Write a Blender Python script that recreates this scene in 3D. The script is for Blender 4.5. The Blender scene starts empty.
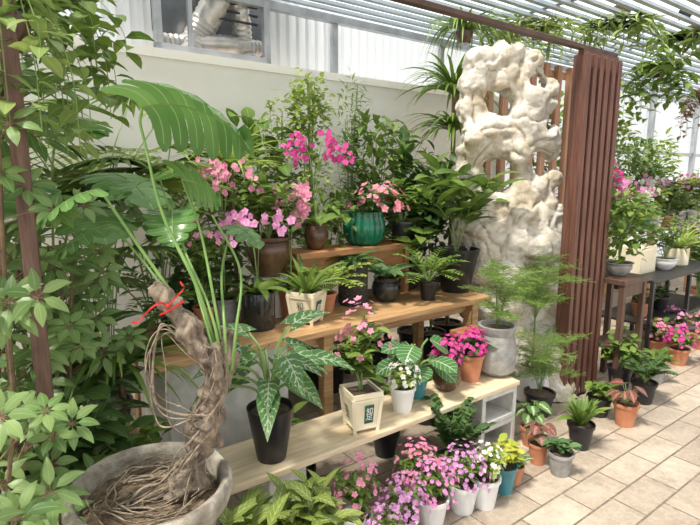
import bpy, bmesh, math, random
from mathutils import Vector, Matrix, noise
V=Vector
sc=bpy.context.scene
COL=sc.collection
R=random.Random(11)
rv=R.uniform
pi=math.pi
# ---------- viewing geometry (metres) ----------
F=510.0; CZ=1.55; TH=math.radians(9.5)
FW=V((0,math.cos(TH),-math.sin(TH))); UP=V((0,math.sin(TH),math.cos(TH)))
E=V((.809,.588,0)); NN=V((-.588,.809,0)); YAW=math.atan2(.588,.809)
def ray(u,v): return V(((u-350)/F,0,0))+FW+UP*((262.5-v)/F)
CAM=V((0,0,CZ))
def onz(u,v,z):
    r=ray(u,v); return CAM+r*((z-CZ)/r.z)
def aty(u,v,y):
    r=ray(u,v); return CAM+r*(y/r.y)
def atn(u,v,n):
    r=ray(u,v); return CAM+r*(n/r.dot(NN))
def un(u,n,z):
    v=250.
    for i in range(30):
        p=atn(u,v,n); t=(p-CAM).dot(FW); v+=(p.z-z)*F/t*.8
    p=atn(u,v,n); p.z=z
    return p
def dep(p): return (p-CAM).dot(FW)
def W(s,n,z=0): return E*s+NN*n+V((0,0,z))

# ---------- materials ----------
def nd(nt,typ,ins=None,**props):
    n=nt.nodes.new(typ)
    for k,v in props.items(): setattr(n,k,v)
    for k,v in (ins or {}).items():
        s=n.inputs[k]
        if isinstance(v,bpy.types.NodeSocket): nt.links.new(v,s)
        else: s.default_value=v
    return n
def c4(c): return (c[0],c[1],c[2],1)
def newmat(name):
    m=bpy.data.materials.new(name); m.use_nodes=True; nt=m.node_tree; nt.nodes.clear()
    return m,nt
def out(nt,sh): 
    o=nt.nodes.new('ShaderNodeOutputMaterial'); nt.links.new(sh,o.inputs['Surface'])
def mixc(nt,f,a,b,bt='MIX'):
    n=nt.nodes.new('ShaderNodeMix'); n.data_type='RGBA'; n.blend_type=bt
    for i,v in ((0,f),(6,a),(7,b)):
        if isinstance(v,bpy.types.NodeSocket): nt.links.new(v,n.inputs[i])
        else: n.inputs[i].default_value=v if i==0 else c4(v)
    return n.outputs[2]
def mth(nt,op,a,b=0.0,c=0.0):
    n=nt.nodes.new('ShaderNodeMath'); n.operation=op
    for i,v in enumerate((a,b,c)):
        if isinstance(v,bpy.types.NodeSocket): nt.links.new(v,n.inputs[i])
        else: n.inputs[i].default_value=v
    return n.outputs[0]
def surf(name,c1,c2=None,rough=.6,scale=8,metal=0,bump=0,stretch=(1,1,1),detail=5,spec=.5,lo=.35,hi=.65):
    m,nt=newmat(name)
    c2=c2 or tuple(x*.8 for x in c1)
    tc=nd(nt,'ShaderNodeTexCoord')
    mp=nd(nt,'ShaderNodeMapping',{'Vector':tc.outputs['Object'],'Scale':stretch})
    nz=nd(nt,'ShaderNodeTexNoise',{'Vector':mp.outputs[0],'Scale':scale,'Detail':detail,'Roughness':.6})
    mr=nd(nt,'ShaderNodeMapRange',{'Value':nz.outputs['Fac'],'From Min':lo,'From Max':hi})
    col=mixc(nt,mr.outputs[0],c1,c2)
    p=nd(nt,'ShaderNodeBsdfPrincipled',{'Base Color':col,'Roughness':rough,'Metallic':metal,'Specular IOR Level':spec})
    if bump:
        bp=nd(nt,'ShaderNodeBump',{'Height':nz.outputs['Fac'],'Strength':bump,'Distance':.02})
        nt.links.new(bp.outputs[0],p.inputs['Normal'])
    out(nt,p.outputs[0]); return m
def leafm(name,c1,c2,rough=.40,vein=None,style=0,trans=.3,vf=.75):
    m,nt=newmat(name)
    g=nd(nt,'ShaderNodeNewGeometry')
    col=mixc(nt,g.outputs['Random Per Island'],c1,c2)
    tc=nd(nt,'ShaderNodeTexCoord')
    nz=nd(nt,'ShaderNodeTexNoise',{'Vector':tc.outputs['Object'],'Scale':9.,'Detail':2.})
    col=mixc(nt,mth(nt,'MULTIPLY',nz.outputs['Fac'],.3),col,tuple(x*.5 for x in c1))
    sp=nd(nt,'ShaderNodeSeparateXYZ',{0:tc.outputs['UV']})
    ax=mth(nt,'ABSOLUTE',mth(nt,'SUBTRACT',sp.outputs[0],.5))
    if vein:
        f=mth(nt,'LESS_THAN',ax,.03)
        if style==1:
            w=mth(nt,'FRACT',mth(nt,'SUBTRACT',mth(nt,'MULTIPLY',sp.outputs[1],6.),mth(nt,'MULTIPLY',ax,2.6)))
            f=mth(nt,'MAXIMUM',f,mth(nt,'LESS_THAN',w,.10))
        if style==2:
            nz2=nd(nt,'ShaderNodeTexNoise',{'Vector':tc.outputs['UV'],'Scale':9.,'Detail':3.})
            f=mth(nt,'MAXIMUM',f,mth(nt,'LESS_THAN',mth(nt,'ADD',ax,mth(nt,'MULTIPLY',nz2.outputs['Fac'],.5)),.38))
        if style==4:
            nz2=nd(nt,'ShaderNodeTexNoise',{'Vector':tc.outputs['UV'],'Scale':7.,'Detail':4.})
            w=mth(nt,'FRACT',mth(nt,'SUBTRACT',mth(nt,'ADD',mth(nt,'MULTIPLY',sp.outputs[1],6.),mth(nt,'MULTIPLY',nz2.outputs['Fac'],1.2)),mth(nt,'MULTIPLY',ax,2.6)))
            f=mth(nt,'MAXIMUM',f,mth(nt,'LESS_THAN',mth(nt,'ADD',w,mth(nt,'MULTIPLY',ax,.5)),.30))
        col=mixc(nt,mth(nt,'MULTIPLY',f,vf),col,vein)
    p=nd(nt,'ShaderNodeBsdfPrincipled',{'Base Color':col,'Roughness':rough,'Specular IOR Level':.5})
    t=nd(nt,'ShaderNodeBsdfTranslucent',{'Color':col})
    mx=nd(nt,'ShaderNodeMixShader',{0:trans,1:p.outputs[0],2:t.outputs[0]})
    out(nt,mx.outputs[0]); return m

L_DARK=leafm('leaf_dark',(.045,.105,.028),(.11,.20,.050),vein=(.17,.28,.09))
L_MID=leafm('leaf_mid',(.095,.19,.032),(.25,.36,.070),vein=(.28,.40,.12))
L_LIGHT=leafm('leaf_light',(.24,.37,.055),(.46,.56,.13),vein=(.46,.58,.2))
L_PALE=leafm('leaf_pale',(.17,.28,.07),(.37,.47,.15),vein=(.40,.52,.2))
L_YEL=leafm('leaf_yellow',(.38,.45,.05),(.64,.64,.11))
L_BLUE=leafm('leaf_blue',(.07,.16,.06),(.17,.29,.11),vein=(.24,.38,.18))
L_SIL=leafm('leaf_mottled',(.06,.17,.045),(.12,.26,.07),vein=(.50,.60,.38),style=4,vf=.8)
L_STR=leafm('leaf_striped',(.04,.15,.035),(.09,.24,.06),vein=(.60,.70,.50),style=1)
L_VAR=leafm('leaf_blotch',(.08,.19,.05),(.13,.27,.06),vein=(.62,.68,.45),style=2)
L_CROT=leafm('leaf_croton',(.14,.22,.04),(.24,.32,.06),vein=(.58,.58,.26),style=1)
L_RED=leafm('leaf_red',(.11,.14,.05),(.25,.09,.07),vein=(.6,.2,.2),style=2)
L_FEA=leafm('leaf_feather',(.16,.29,.05),(.36,.50,.12),trans=.4)
L_SCH=leafm('leaf_umbrella',(.11,.22,.055),(.31,.44,.15),vein=(.34,.47,.18),rough=.42)
L_PHI=leafm('leaf_philodendron',(.10,.23,.06),(.18,.34,.10),vein=(.3,.46,.18),rough=.24)
def petal(name,a,b): return leafm(name,a,b,rough=.55,trans=.35)
P_MAG=petal('petal_magenta',(.62,.02,.26),(.84,.10,.44))
P_PINK=petal('petal_pink',(.84,.20,.40),(.95,.45,.60))
P_ORC=petal('petal_orchid',(.80,.22,.58),(.95,.50,.78))
P_LIL=petal('petal_lilac',(.55,.20,.52),(.84,.50,.76))
P_WHT=petal('petal_white',(.80,.82,.70),(.9,.9,.85))
P_COR=petal('petal_coral',(.84,.16,.28),(.95,.45,.52))
P_CEN=surf('petal_centre',(.75,.55,.12),(.6,.1,.2),.6)
STEM=surf('stem_green',(.14,.24,.06),(.22,.31,.10),.5,scale=14)
STEMB=surf('stem_brown',(.16,.10,.06),(.26,.18,.11),.8,scale=20,bump=.3)
SOIL=surf('soil',(.06,.04,.025),(.13,.09,.06),.95,scale=40,bump=.6)
M_BLK=surf('pot_black',(.012,.012,.014),(.024,.024,.027),.35,scale=5)
M_GLZ=surf('pot_dark_glaze',(.015,.02,.022),(.04,.04,.035),.12,scale=6)
M_BRZ=surf('pot_bronze',(.06,.03,.018),(.14,.075,.04),.22,scale=7)
M_TER=surf('pot_terracotta',(.45,.17,.08),(.56,.25,.14),.8,scale=9,bump=.1)
M_GRY=surf('pot_grey',(.22,.22,.205),(.36,.35,.33),.8,scale=18,bump=.3)
M_WHT=surf('pot_white',(.70,.71,.70),(.80,.80,.78),.35,scale=4)
M_TEAL=surf('pot_teal',(.04,.17,.21),(.07,.27,.30),.25,scale=6)
M_PGRN=surf('pot_green_glaze',(.003,.09,.045),(.01,.16,.085),.12,scale=6)
M_CRM=surf('pot_cream',(.76,.68,.48),(.84,.77,.60),.5,scale=6)
M_CONC=surf('pot_concrete',(.20,.17,.13),(.46,.42,.35),.9,scale=16,bump=.9,detail=9)
M_DTAN=surf('pot_mat',(.03,.028,.025),(.09,.08,.07),.9,scale=60,bump=1.)
M_PLY=surf('pale_plywood',(.82,.70,.50),(.64,.49,.30),.42,scale=5,stretch=(.8,9,9),bump=.08,detail=8)
M_PINE=surf('warm_pine',(.60,.38,.19),(.38,.21,.09),.5,scale=6,stretch=(.7,10,10),bump=.12,detail=8)
M_ORNG=surf('orange_timber',(.50,.24,.10),(.34,.15,.06),.5,scale=6,stretch=(.8,9,9),bump=.1)
M_DWOOD=surf('dark_wood',(.07,.038,.025),(.13,.07,.045),.5,scale=6,stretch=(6,6,.8),bump=.1)
M_SLAT=surf('rust_brown_slat',(.085,.034,.022),(.19,.082,.055),.55,scale=7,stretch=(8,8,.5),bump=.15,detail=7)
M_BEAM=surf('dark_beam',(.06,.035,.026),(.11,.06,.045),.6,scale=7)
M_RWOOD=surf('red_wood_slat',(.34,.16,.09),(.48,.27,.17),.6,scale=6,stretch=(8,8,.5),bump=.1)
M_BLKM=surf('black_metal',(.015,.015,.015),(.03,.03,.03),.45,scale=10)
M_STEEL=surf('grey_steel',(.38,.40,.42),(.52,.54,.56),.4,scale=8,metal=.6)
M_WALL=surf('cream_wall',(.82,.79,.71),(.87,.85,.79),.85,scale=1.5)
M_BLOCK=surf('whitewashed_block',(.50,.49,.45),(.68,.67,.62),.9,scale=12,bump=.3)
M_RED=surf('red_ribbon',(.60,.015,.015),(.45,.01,.01),.5)
M_GLAB=surf('green_label',(.01,.09,.055),(.015,.12,.075),.5)
M_INK=surf('ink',(.02,.03,.02),(.03,.04,.03),.6)
M_LWHT=surf('lettering_white',(.85,.85,.8),(.8,.8,.75),.6)
M_CORD=surf('cord',(.1,.09,.08),None,.8)
M_BARK=surf('gnarled_bark',(.34,.27,.20),(.09,.068,.05),.95,scale=16,stretch=(2.5,2.5,1),bump=1.,detail=10)
M_ROOT=surf('roots',(.38,.31,.23),(.16,.125,.09),.95,scale=34,bump=.9)
M_MULCH=surf('mulch',(.26,.19,.12),(.10,.07,.045),.95,scale=45,bump=1.)
M_POST=surf('post_brown',(.12,.065,.048),(.20,.12,.09),.7,scale=8,stretch=(8,8,1),bump=.2)
M_STALK=surf('stalk_green',(.11,.22,.05),(.20,.33,.09),.4,scale=12)

def rockmat():
    m,nt=newmat('pale_limestone')
    tc=nd(nt,'ShaderNodeTexCoord')
    n1=nd(nt,'ShaderNodeTexNoise',{'Vector':tc.outputs['Object'],'Scale':3.6,'Detail':10.,'Roughness':.7})
    n2=nd(nt,'ShaderNodeTexNoise',{'Vector':tc.outputs['Object'],'Scale':18.,'Detail':8.,'Roughness':.75})
    g=nd(nt,'ShaderNodeNewGeometry')
    r=nd(nt,'ShaderNodeMapRange',{'Value':n1.outputs['Fac'],'From Min':.45,'From Max':.62})
    col=mixc(nt,r.outputs[0],(.82,.78,.69),(.54,.45,.31))
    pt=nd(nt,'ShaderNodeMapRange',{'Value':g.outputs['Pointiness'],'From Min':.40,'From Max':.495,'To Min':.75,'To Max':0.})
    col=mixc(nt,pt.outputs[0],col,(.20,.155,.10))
    r2=nd(nt,'ShaderNodeMapRange',{'Value':n2.outputs['Fac'],'From Min':.5,'From Max':.68})
    col=mixc(nt,mth(nt,'MULTIPLY',r2.outputs[0],.4),col,(.87,.85,.79))
    h=mth(nt,'ADD',n1.outputs['Fac'],mth(nt,'MULTIPLY',n2.outputs['Fac'],.5))
    bp=nd(nt,'ShaderNodeBump',{'Height':h,'Strength':.8,'Distance':.05})
    p=nd(nt,'ShaderNodeBsdfPrincipled',{'Base Color':col,'Roughness':.85,'Normal':bp.outputs[0]})
    out(nt,p.outputs[0]); return m
M_ROCK=rockmat()
def floormat():
    m,nt=newmat('stone_pavers')
    tc=nd(nt,'ShaderNodeTexCoord')
    mp=nd(nt,'ShaderNodeMapping',{'Vector':tc.outputs['Object'],'Rotation':(0,0,-YAW),'Location':(.1,.07,0)})
    br=nd(nt,'ShaderNodeTexBrick',{'Vector':mp.outputs[0],'Color1':c4((.40,.32,.245)),'Color2':c4((.60,.505,.40)),'Mortar':c4((.17,.13,.095)),'Scale':1.,'Mortar Size':.005,'Mortar Smooth':.4,'Bias':0.,'Brick Width':.33,'Row Height':.165})
    n1=nd(nt,'ShaderNodeTexNoise',{'Vector':tc.outputs['Object'],'Scale':4.,'Detail':10.,'Roughness':.8})
    n3=nd(nt,'ShaderNodeTexNoise',{'Vector':tc.outputs['Object'],'Scale':35.,'Detail':8.,'Roughness':.8})
    r=nd(nt,'ShaderNodeMapRange',{'Value':n1.outputs['Fac'],'From Min':.42,'From Max':.60,'To Max':.7})
    col=mixc(nt,r.outputs[0],br.outputs['Color'],(.30,.24,.18))
    r3=nd(nt,'ShaderNodeMapRange',{'Value':n3.outputs['Fac'],'From Min':.48,'From Max':.66,'To Max':.5})
    col=mixc(nt,r3.outputs[0],col,(.66,.57,.46))
    bp=nd(nt,'ShaderNodeBump',{'Height':mth(nt,'SUBTRACT',mth(nt,'ADD',mth(nt,'MULTIPLY',n1.outputs['Fac'],.5),mth(nt,'MULTIPLY',n3.outputs['Fac'],.6)),br.outputs['Fac']),'Strength':.9,'Distance':.012})
    p=nd(nt,'ShaderNodeBsdfPrincipled',{'Base Color':col,'Roughness':.55,'Normal':bp.outputs[0]})
    out(nt,p.outputs[0]); return m
M_FLOOR=floormat()
def panelmat():
    m,nt=newmat('corrugated_translucent_panel')
    p=nd(nt,'ShaderNodeBsdfPrincipled',{'Base Color':(.70,.74,.77,1),'Roughness':.4})
    t=nd(nt,'ShaderNodeBsdfTranslucent',{'Color':(.78,.84,.88,1)})
    mx=nd(nt,'ShaderNodeMixShader',{0:.6,1:p.outputs[0],2:t.outputs[0]})
    out(nt,mx.outputs[0]); return m
M_PANEL=panelmat()
M_CEIL=surf('ceiling_slat_metal',(.30,.36,.41),(.40,.46,.51),.5,scale=4)
M_DUCT=surf('duct_foil',(.42,.41,.39),(.60,.58,.55),.35,scale=12,metal=.6,bump=.2)
M_VOID=surf('dark_interior_shade',(.045,.05,.055),(.10,.11,.12),.25,scale=3)  # dark colour standing in for shade inside the vent opening

# ---------- mesh builder ----------
def prof(sh,t):
    if sh=='ov': return math.sin(pi*min(1,max(0,t))**.75)**.9 if 0<t<1 else .03
    if sh=='lance': return max(.03,math.sin(pi*t**.6)) if t<1 else .02
    if sh=='strap': return min(1,.4+t*4)*max(.03,1-t**3)
    if sh=='round': return max(.08,math.sqrt(max(0,1-(2*t-1)**2)))
    if sh=='heart': return (.55,.95,1,.88,.68,.38,.03)[min(6,int(round(t*6)))]
    if sh=='arrow': return (.75,1,.86,.66,.46,.24,.02)[min(6,int(round(t*6)))]
    if sh=='petal': return max(.1,math.sin(pi*t**1.1*.93+.05))
    return 1
class B:
    def __init__(s): s.v=[];s.f=[];s.uv=[];s.mi=[];s.bl=[]
    def q(s,f,uv,mi): s.f.append(f);s.uv.append(uv);s.mi.append(mi)
    def leaf(s,p,d,L,Wd,droop=.6,fold=.2,sh='ov',n=5,mi=0,side=None,wav=0):
        d=d.normalized()
        if side is None:
            side=d.cross(V((0,0,1)))
            if side.length<.05: side=V((rv(-1,1),rv(-1,1),0))
            side.normalize()
            ro=rv(-.4,.4); side=(side*math.cos(ro)+d.cross(side)*math.sin(ro)).normalized()
        pos=p.copy(); i0=len(s.v)
        if sh in('heart','arrow'): n=6
        back=.22 if sh=='arrow' else 0
        ph=rv(0,6)
        for i in range(n+1):
            t=i/n; w=Wd*.5*prof(sh,t); nr=side.cross(d)
            wv=nr*(w*wav*math.sin(t*9+ph)); bk=-d*(back*L*max(0,1-t*3.2))
            s.v+= [pos-side*w+nr*(w*fold)+wv+bk, pos.copy(), pos+side*w+nr*(w*fold)-wv+bk]
            if i<n:
                pos=pos+d*(L/n)
                d=(d+V((0,0,-droop/n))).normalized()
                side=(side-d*side.dot(d)).normalized()
        for i in range(n):
            a=i0+i*3; t0=i/n;t1=(i+1)/n
            s.q((a,a+1,a+4,a+3),((0,t0),(.5,t0),(.5,t1),(0,t1)),mi)
            s.q((a+1,a+2,a+5,a+4),((.5,t0),(1,t0),(1,t1),(.5,t1)),mi)
    def needle(s,p,d,L,w,mi=0):
        sd=V((rv(-1,1),rv(-1,1),rv(-1,1))).cross(d).normalized()*w
        a=len(s.v); s.v+=[p-sd,p+sd,p+d*L]
        s.q((a,a+1,a+2),((0,0),(1,0),(.5,1)),mi)
    def tube(s,pts,rad,k=6,mi=0,nz=0,cap=True):
        i0=len(s.v); m=len(pts); pr=None
        for i,p in enumerate(pts):
            d=(pts[min(i+1,m-1)]-pts[max(i-1,0)]).normalized()
            if pr is None:
                pr=d.orthogonal().normalized()
            pr=(pr-d*pr.dot(d)).normalized(); q=d.cross(pr)
            r=rad[i] if isinstance(rad,(list,tuple)) else rad
            for j in range(k):
                a=2*pi*j/k; o=pr*math.cos(a)+q*math.sin(a)
                rr=r
                if nz: rr=r*(1+nz*noise.noise((p+o*r)*14)+nz*.6*noise.noise((p+o*r)*38))
                s.v.append(p+o*rr)
        for i in range(m-1):
            for j in range(k):
                a=i0+i*k+j; b=i0+i*k+(j+1)%k
                s.q((a,b,b+k,a+k),((j/k,i/m),((j+1)/k,i/m),((j+1)/k,(i+1)/m),(j/k,(i+1)/m)),mi)
        if cap:
            s.q(tuple(i0+j for j in range(k))[::-1],((0,0),)*k,mi)
            s.q(tuple(i0+(m-1)*k+j for j in range(k)),((0,0),)*k,mi)
    def lathe(s,pf,k=28,mi=0,rot=0,rib=0,ribn=0,org=V((0,0,0))):
        i0=len(s.v)
        for (r,z) in pf:
            for j in range(k):
                a=2*pi*j/k+rot; rr=r
                if rib: rr=r*(1-rib+rib*abs(math.cos(a*ribn/2)))
                s.v.append(org+V((rr*math.cos(a),rr*math.sin(a),z)))
        for i in range(len(pf)-1):
            for j in range(k):
                a=i0+i*k+j;b=i0+i*k+(j+1)%k
                s.q((a,b,b+k,a+k),((j/k,0),((j+1)/k,0),((j+1)/k,1),(j/k,1)),mi)
        s.q(tuple(i0+j for j in range(k))[::-1],((0,0),)*k,mi)
        s.q(tuple(i0+(len(pf)-1)*k+j for j in range(k)),((0,0),)*k,mi)
    def box(s,x0,x1,y0,y1,z0,z1,mi=0,M=None):
        i0=len(s.v)
        for x,y,z in ((x0,y0,z0),(x1,y0,z0),(x1,y1,z0),(x0,y1,z0),(x0,y0,z1),(x1,y0,z1),(x1,y1,z1),(x0,y1,z1)):
            p=V((x,y,z)); s.v.append(M@p if M else p)
        for f in ((0,3,2,1),(4,5,6,7),(0,1,5,4),(1,2,6,5),(2,3,7,6),(3,0,4,7)):
            s.q(tuple(i0+i for i in f),((0,0),(1,0),(1,1),(0,1)),mi)
    def flower(s,p,nr,sz,k=5,cup=.25,wf=.8): s.bl.append((p.copy(),nr.normalized(),sz,k,cup,wf))
    def bloom(s,p,nr,sz,k=5,cup=.25,wf=.8,mi=0,sh='petal'):
        a0=nr.orthogonal().normalized(); b0=nr.cross(a0); ph=rv(0,6)
        for j in range(k):
            a=ph+2*pi*j/k; d=(a0*math.cos(a)+b0*math.sin(a)+nr*cup)
            sd=nr.cross(d).normalized()
            s.leaf(p,d,sz*.5,sz*.5*wf*(5/k)**.5,droop=.15,fold=.12,sh=sh,n=3,mi=mi,side=sd)
        i=len(s.v); c=p+nr*sz*.06; r=sz*.07
        s.v+=[c+a0*r,c+b0*r,c-a0*r,c-b0*r,c+nr*r*1.4]
        for j in range(4): s.q((i+j,i+(j+1)%4,i+4),((0,0),(1,0),(1,1)),1)
def catm(pts,n=8):
    P=[pts[0]*2-pts[1]]+list(pts)+[pts[-1]*2-pts[-2]]; o=[]
    for i in range(1,len(P)-2):
        a,b,c,d=P[i-1:i+3]
        for k in range(n):
            t=k/n; o.append(.5*((2*b)+(c-a)*t+(2*a-5*b+4*c-d)*t*t+(3*b-a-3*c+d)*t**3))
    o.append(pts[-1].copy()); return o
def wig(pts,amp,fr=12):
    o=V((rv(0,9),rv(0,9),rv(0,9)))
    return [p+noise.noise_vector(p*fr+o)*amp for p in pts]
def pin(pts,t):
    x=max(0,min(.9999,t))*(len(pts)-1); i=int(x); return pts[i].lerp(pts[i+1],x-i)
def mesh(b,name,mats,smooth=35):
    me=bpy.data.meshes.new(name)
    me.from_pydata([tuple(v) for v in b.v],[],b.f)
    uvl=me.uv_layers.new(name='UVMap')
    fl=[c for f in b.uv for uv in f for c in uv]
    uvl.data.foreach_set('uv',fl)
    for m in mats: me.materials.append(m)
    me.polygons.foreach_set('material_index',b.mi)
    me.update()
    if smooth:
        me.shade_smooth()
        try: me.set_sharp_from_angle(angle=math.radians(smooth))
        except Exception: pass
    return me
def part(root,name,b,mats,label=None,smooth=35,bevel=0,kind=None):
    o=bpy.data.objects.new(name,mesh(b,name,mats,smooth)); COL.objects.link(o); o.parent=root
    if label: o['label']=label
    if kind: o['kind']=kind
    if bevel:
        md=o.modifiers.new('bevel','BEVEL'); md.width=bevel; md.segments=2; md.limit_method='ANGLE'
    return o
BM={}
def blooms(root,f,fm,stuff=False):
    if not f.bl: return
    if len(f.bl)>60 or stuff:
        for (p,nr,sz,k,cup,wf) in f.bl: f.bloom(p,nr,sz,k,cup,wf)
        part(root,'flowers',f,[fm,P_CEN],smooth=60,kind='stuff'); return
    for (p,nr,sz,k,cup,wf) in f.bl:
        key=(fm.name,k,round(cup,2),round(wf,2),R.randint(0,2))
        if key not in BM:
            b=B(); b.bloom(V((0,0,0)),V((0,0,1)),1.,k,cup,wf); BM[key]=mesh(b,'flower',[fm,P_CEN],60)
        o=bpy.data.objects.new('flower',BM[key]); COL.objects.link(o); o.parent=root
        q=nr.to_track_quat('Z','Y'); o.location=p; o.rotation_euler=q.to_euler(); o.scale=(sz,sz,sz)
def thing(name,label,cat,loc,rz=0,group=None):
    o=bpy.data.objects.new(name,None); o.empty_display_size=.05; COL.objects.link(o)
    o.location=loc; o.rotation_euler=(0,0,rz); o['label']=label; o['category']=cat
    if group: o['group']=group
    return o
def single(name,label,cat,b,mats,loc=(0,0,0),rz=0,structure=False,bevel=0,smooth=35):
    o=bpy.data.objects.new(name,mesh(b,name,mats,smooth)); COL.objects.link(o); o.location=loc; o.rotation_euler=(0,0,rz)
    o['label']=label; o['category']=cat
    if structure: o['kind']='structure'
    if bevel:
        md=o.modifiers.new('bevel','BEVEL'); md.width=bevel; md.segments=2; md.limit_method='ANGLE'
    return o
def copytree(root,loc,rz,label=None,scale=1):
    r=root.copy(); COL.objects.link(r); r.location=loc; r.rotation_euler=(0,0,rz); r.scale=(scale,)*3
    if label: r['label']=label
    def rec(src,dst):
        for c in src.children:
            k=c.copy(); COL.objects.link(k); k.parent=dst; rec(c,k)
    rec(root,r)
    return r
def fit(b,org,lim=3.66):
    n0=org.dot(NN); mx=max((v+org).dot(NN) for v in b.v) if b.v else 0
    if mx>lim and n0<lim:
        k=(lim-n0)/(mx-n0)
        for v in b.v:
            e=v.dot(NN)
            if e>0: v-=NN*(e*(1-k))

# ---------- foliage generators ----------
def g_bush(b,z0,H,Rr,ns,nl,L,Wd,sh='ov',dr=.8,low=.25,fold=.2,sr=.003,up=(0,.8),cx=0,cy=0,hl=.62):
    for i in range(ns):
        a=2*pi*i/ns+rv(-.4,.4); rr=Rr*math.sqrt(rv(.03,1))
        end=V((cx+math.cos(a)*rr,cy+math.sin(a)*rr,z0+H*rv(hl,1)*(1-.35*(rr/Rr)**2)))
        mid=V((cx*.4+math.cos(a)*rr*.35,cy*.4+math.sin(a)*rr*.35,z0+(end.z-z0)*.6))
        pts=catm([V((rv(-.01,.01),rv(-.01,.01),z0)),mid,end],5)
        b.tube(pts,[sr*(1-.6*k/len(pts)) for k in range(len(pts))],4,1)
        for j in range(nl):
            t=low+(1-low)*(j+rv(0,1))/nl; p=pin(pts,t); aa=2.4*j+rv(-.5,.5)
            d=V((math.cos(aa),math.sin(aa),rv(*up)))
            b.leaf(p,d,L*rv(.65,1.1),Wd*rv(.75,1.1),dr,fold,sh,5)
def g_arrow(b,z0,n,H,Rr,L,Wd,sh='arrow',sr=.003):
    for i in range(n):
        a=2.4*i+rv(-.3,.3); rr=Rr*rv(.35,1)
        e=V((math.cos(a)*rr,math.sin(a)*rr,z0+H*rv(.35,1)))
        b.tube(catm([V((0,0,z0)),V((e.x*.35,e.y*.35,z0+(e.z-z0)*.75)),e],6),sr,5,1)
        d=V((math.cos(a)*.9,math.sin(a)*.7-.35,rv(-.45,.25))).normalized()
        s=V((0,-.35,1)).cross(d).normalized()
        b.leaf(e+d*L*.1,d,L*rv(.75,1.1),Wd*rv(.8,1.1),.7,.12,sh,6,side=-s)
def g_cloud(b,c,rx,rz,n,L,Wd,sh='ov',dr=.9,nst=6,z0=0,hang=0):
    for i in range(nst):
        a=rv(0,6.28); r=rx*rv(.1,.6)
        e=V((c.x+math.cos(a)*r,c.y+math.sin(a)*r,c.z+rz*rv(-.2,.8)))
        b.tube(catm([V((0,0,z0)),V((c.x*.6+math.cos(a)*r*.3,c.y*.6+math.sin(a)*r*.3,z0+(e.z-z0)*.6)),e],5),.004,4,1)
    for i in range(n):
        q=V((rv(-1,1),rv(-1,1),rv(-1,1)))
        while q.length>1 or q.length<.25: q=V((rv(-1,1),rv(-1,1),rv(-1,1)))
        lump=1+.45*noise.noise(q*2.3+c*5)
        p=V((c.x+q.x*rx*lump,c.y+q.y*rx*lump,c.z+q.z*rz*lump))
        d=V((q.x+rv(-.6,.6),q.y+rv(-.6,.6),rv(-.3,.8)-hang))
        b.leaf(p,d,L*rv(.65,1.15),Wd*rv(.8,1.1),dr,.2,sh,4)
def g_strap(b,z0,n,L,Wd,up=1.2,dr=1.6,fold=.3,r0=.01):
    for i in range(n):
        a=2.4*i+rv(-.3,.3); u=up*rv(.4,1.5)
        b.leaf(V((math.cos(a)*r0,math.sin(a)*r0,z0)),V((math.cos(a),math.sin(a),u)),L*rv(.7,1.1),Wd,dr*rv(.7,1.2),fold,'strap',8)
def g_fern(b,z0,n,L,lw,ll,up=1.2,dr=1.5,k=16,sp=(0,6.28),base=V((0,0,0)),lsh='lance',ldr=.4):
    for i in range(n):
        a=sp[0]+(sp[1]-sp[0])*(i+rv(.2,.8))/n; d=V((math.cos(a),math.sin(a),up*rv(.6,1.6))).normalized()
        pos=base+V((0,0,z0)); pts=[pos.copy()]; LL=L*rv(.75,1.1)
        for j in range(k):
            d=(d+V((0,0,-dr/k*rv(.8,1.2)))).normalized(); pos=pos+d*(LL/k); pts.append(pos.copy())
            if j>2:
                sd=d.cross(V((0,0,1))).normalized(); t=j/k
                l=ll*math.sin(pi*(.12+.86*t))**.6
                for s in (-1,1):
                    b.leaf(pos,sd*s+d*.55+V((0,0,.15)),l*rv(.85,1.1),lw,ldr,.15,lsh,3)
        b.tube(pts,[.0035*(1-.7*q/k) for q in range(k+1)],4,1)
def g_fan(b,z0,n,H,Rr,L,k=18):
    for i in range(n):
        a=2*pi*i/n+rv(-.3,.3); r=Rr*rv(.4,1)
        e=V((math.cos(a)*r,math.sin(a)*r,z0+H*rv(.5,1)))
        b.tube(catm([V((0,0,z0)),V((e.x*.35,e.y*.35,z0+(e.z-z0)*.7)),e],6),.004,4,1)
        d=V((math.cos(a),math.sin(a)-.5,rv(-.1,.6))).normalized(); s=d.cross(V((0,0,1))).normalized()
        nr=s.cross(d)
        for j in range(k):
            t=-2.0+4.0*j/(k-1); dd=d*math.cos(t)+s*math.sin(t)
            b.leaf(e,dd,L*rv(.9,1.05)*(1-.06*abs(t)),L*.15,.6,.35,'lance',6,side=nr.cross(dd).normalized()*-1)
def whorl(b,p,d,k,L,Wd,dr=.9):
    d=d.normalized(); a0=d.orthogonal().normalized(); b0=d.cross(a0); ph=rv(0,6)
    for j in range(k):
        a=ph+2*pi*j/k; dd=(a0*math.cos(a)+b0*math.sin(a)+d*.25)
        st=p+dd*L*.22
        b.tube([p,st],.0012,3,1,cap=False)
        b.leaf(st,dd,L*rv(.85,1.1),Wd,dr,.15,'ov',5,side=d.cross(dd).normalized())
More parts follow.
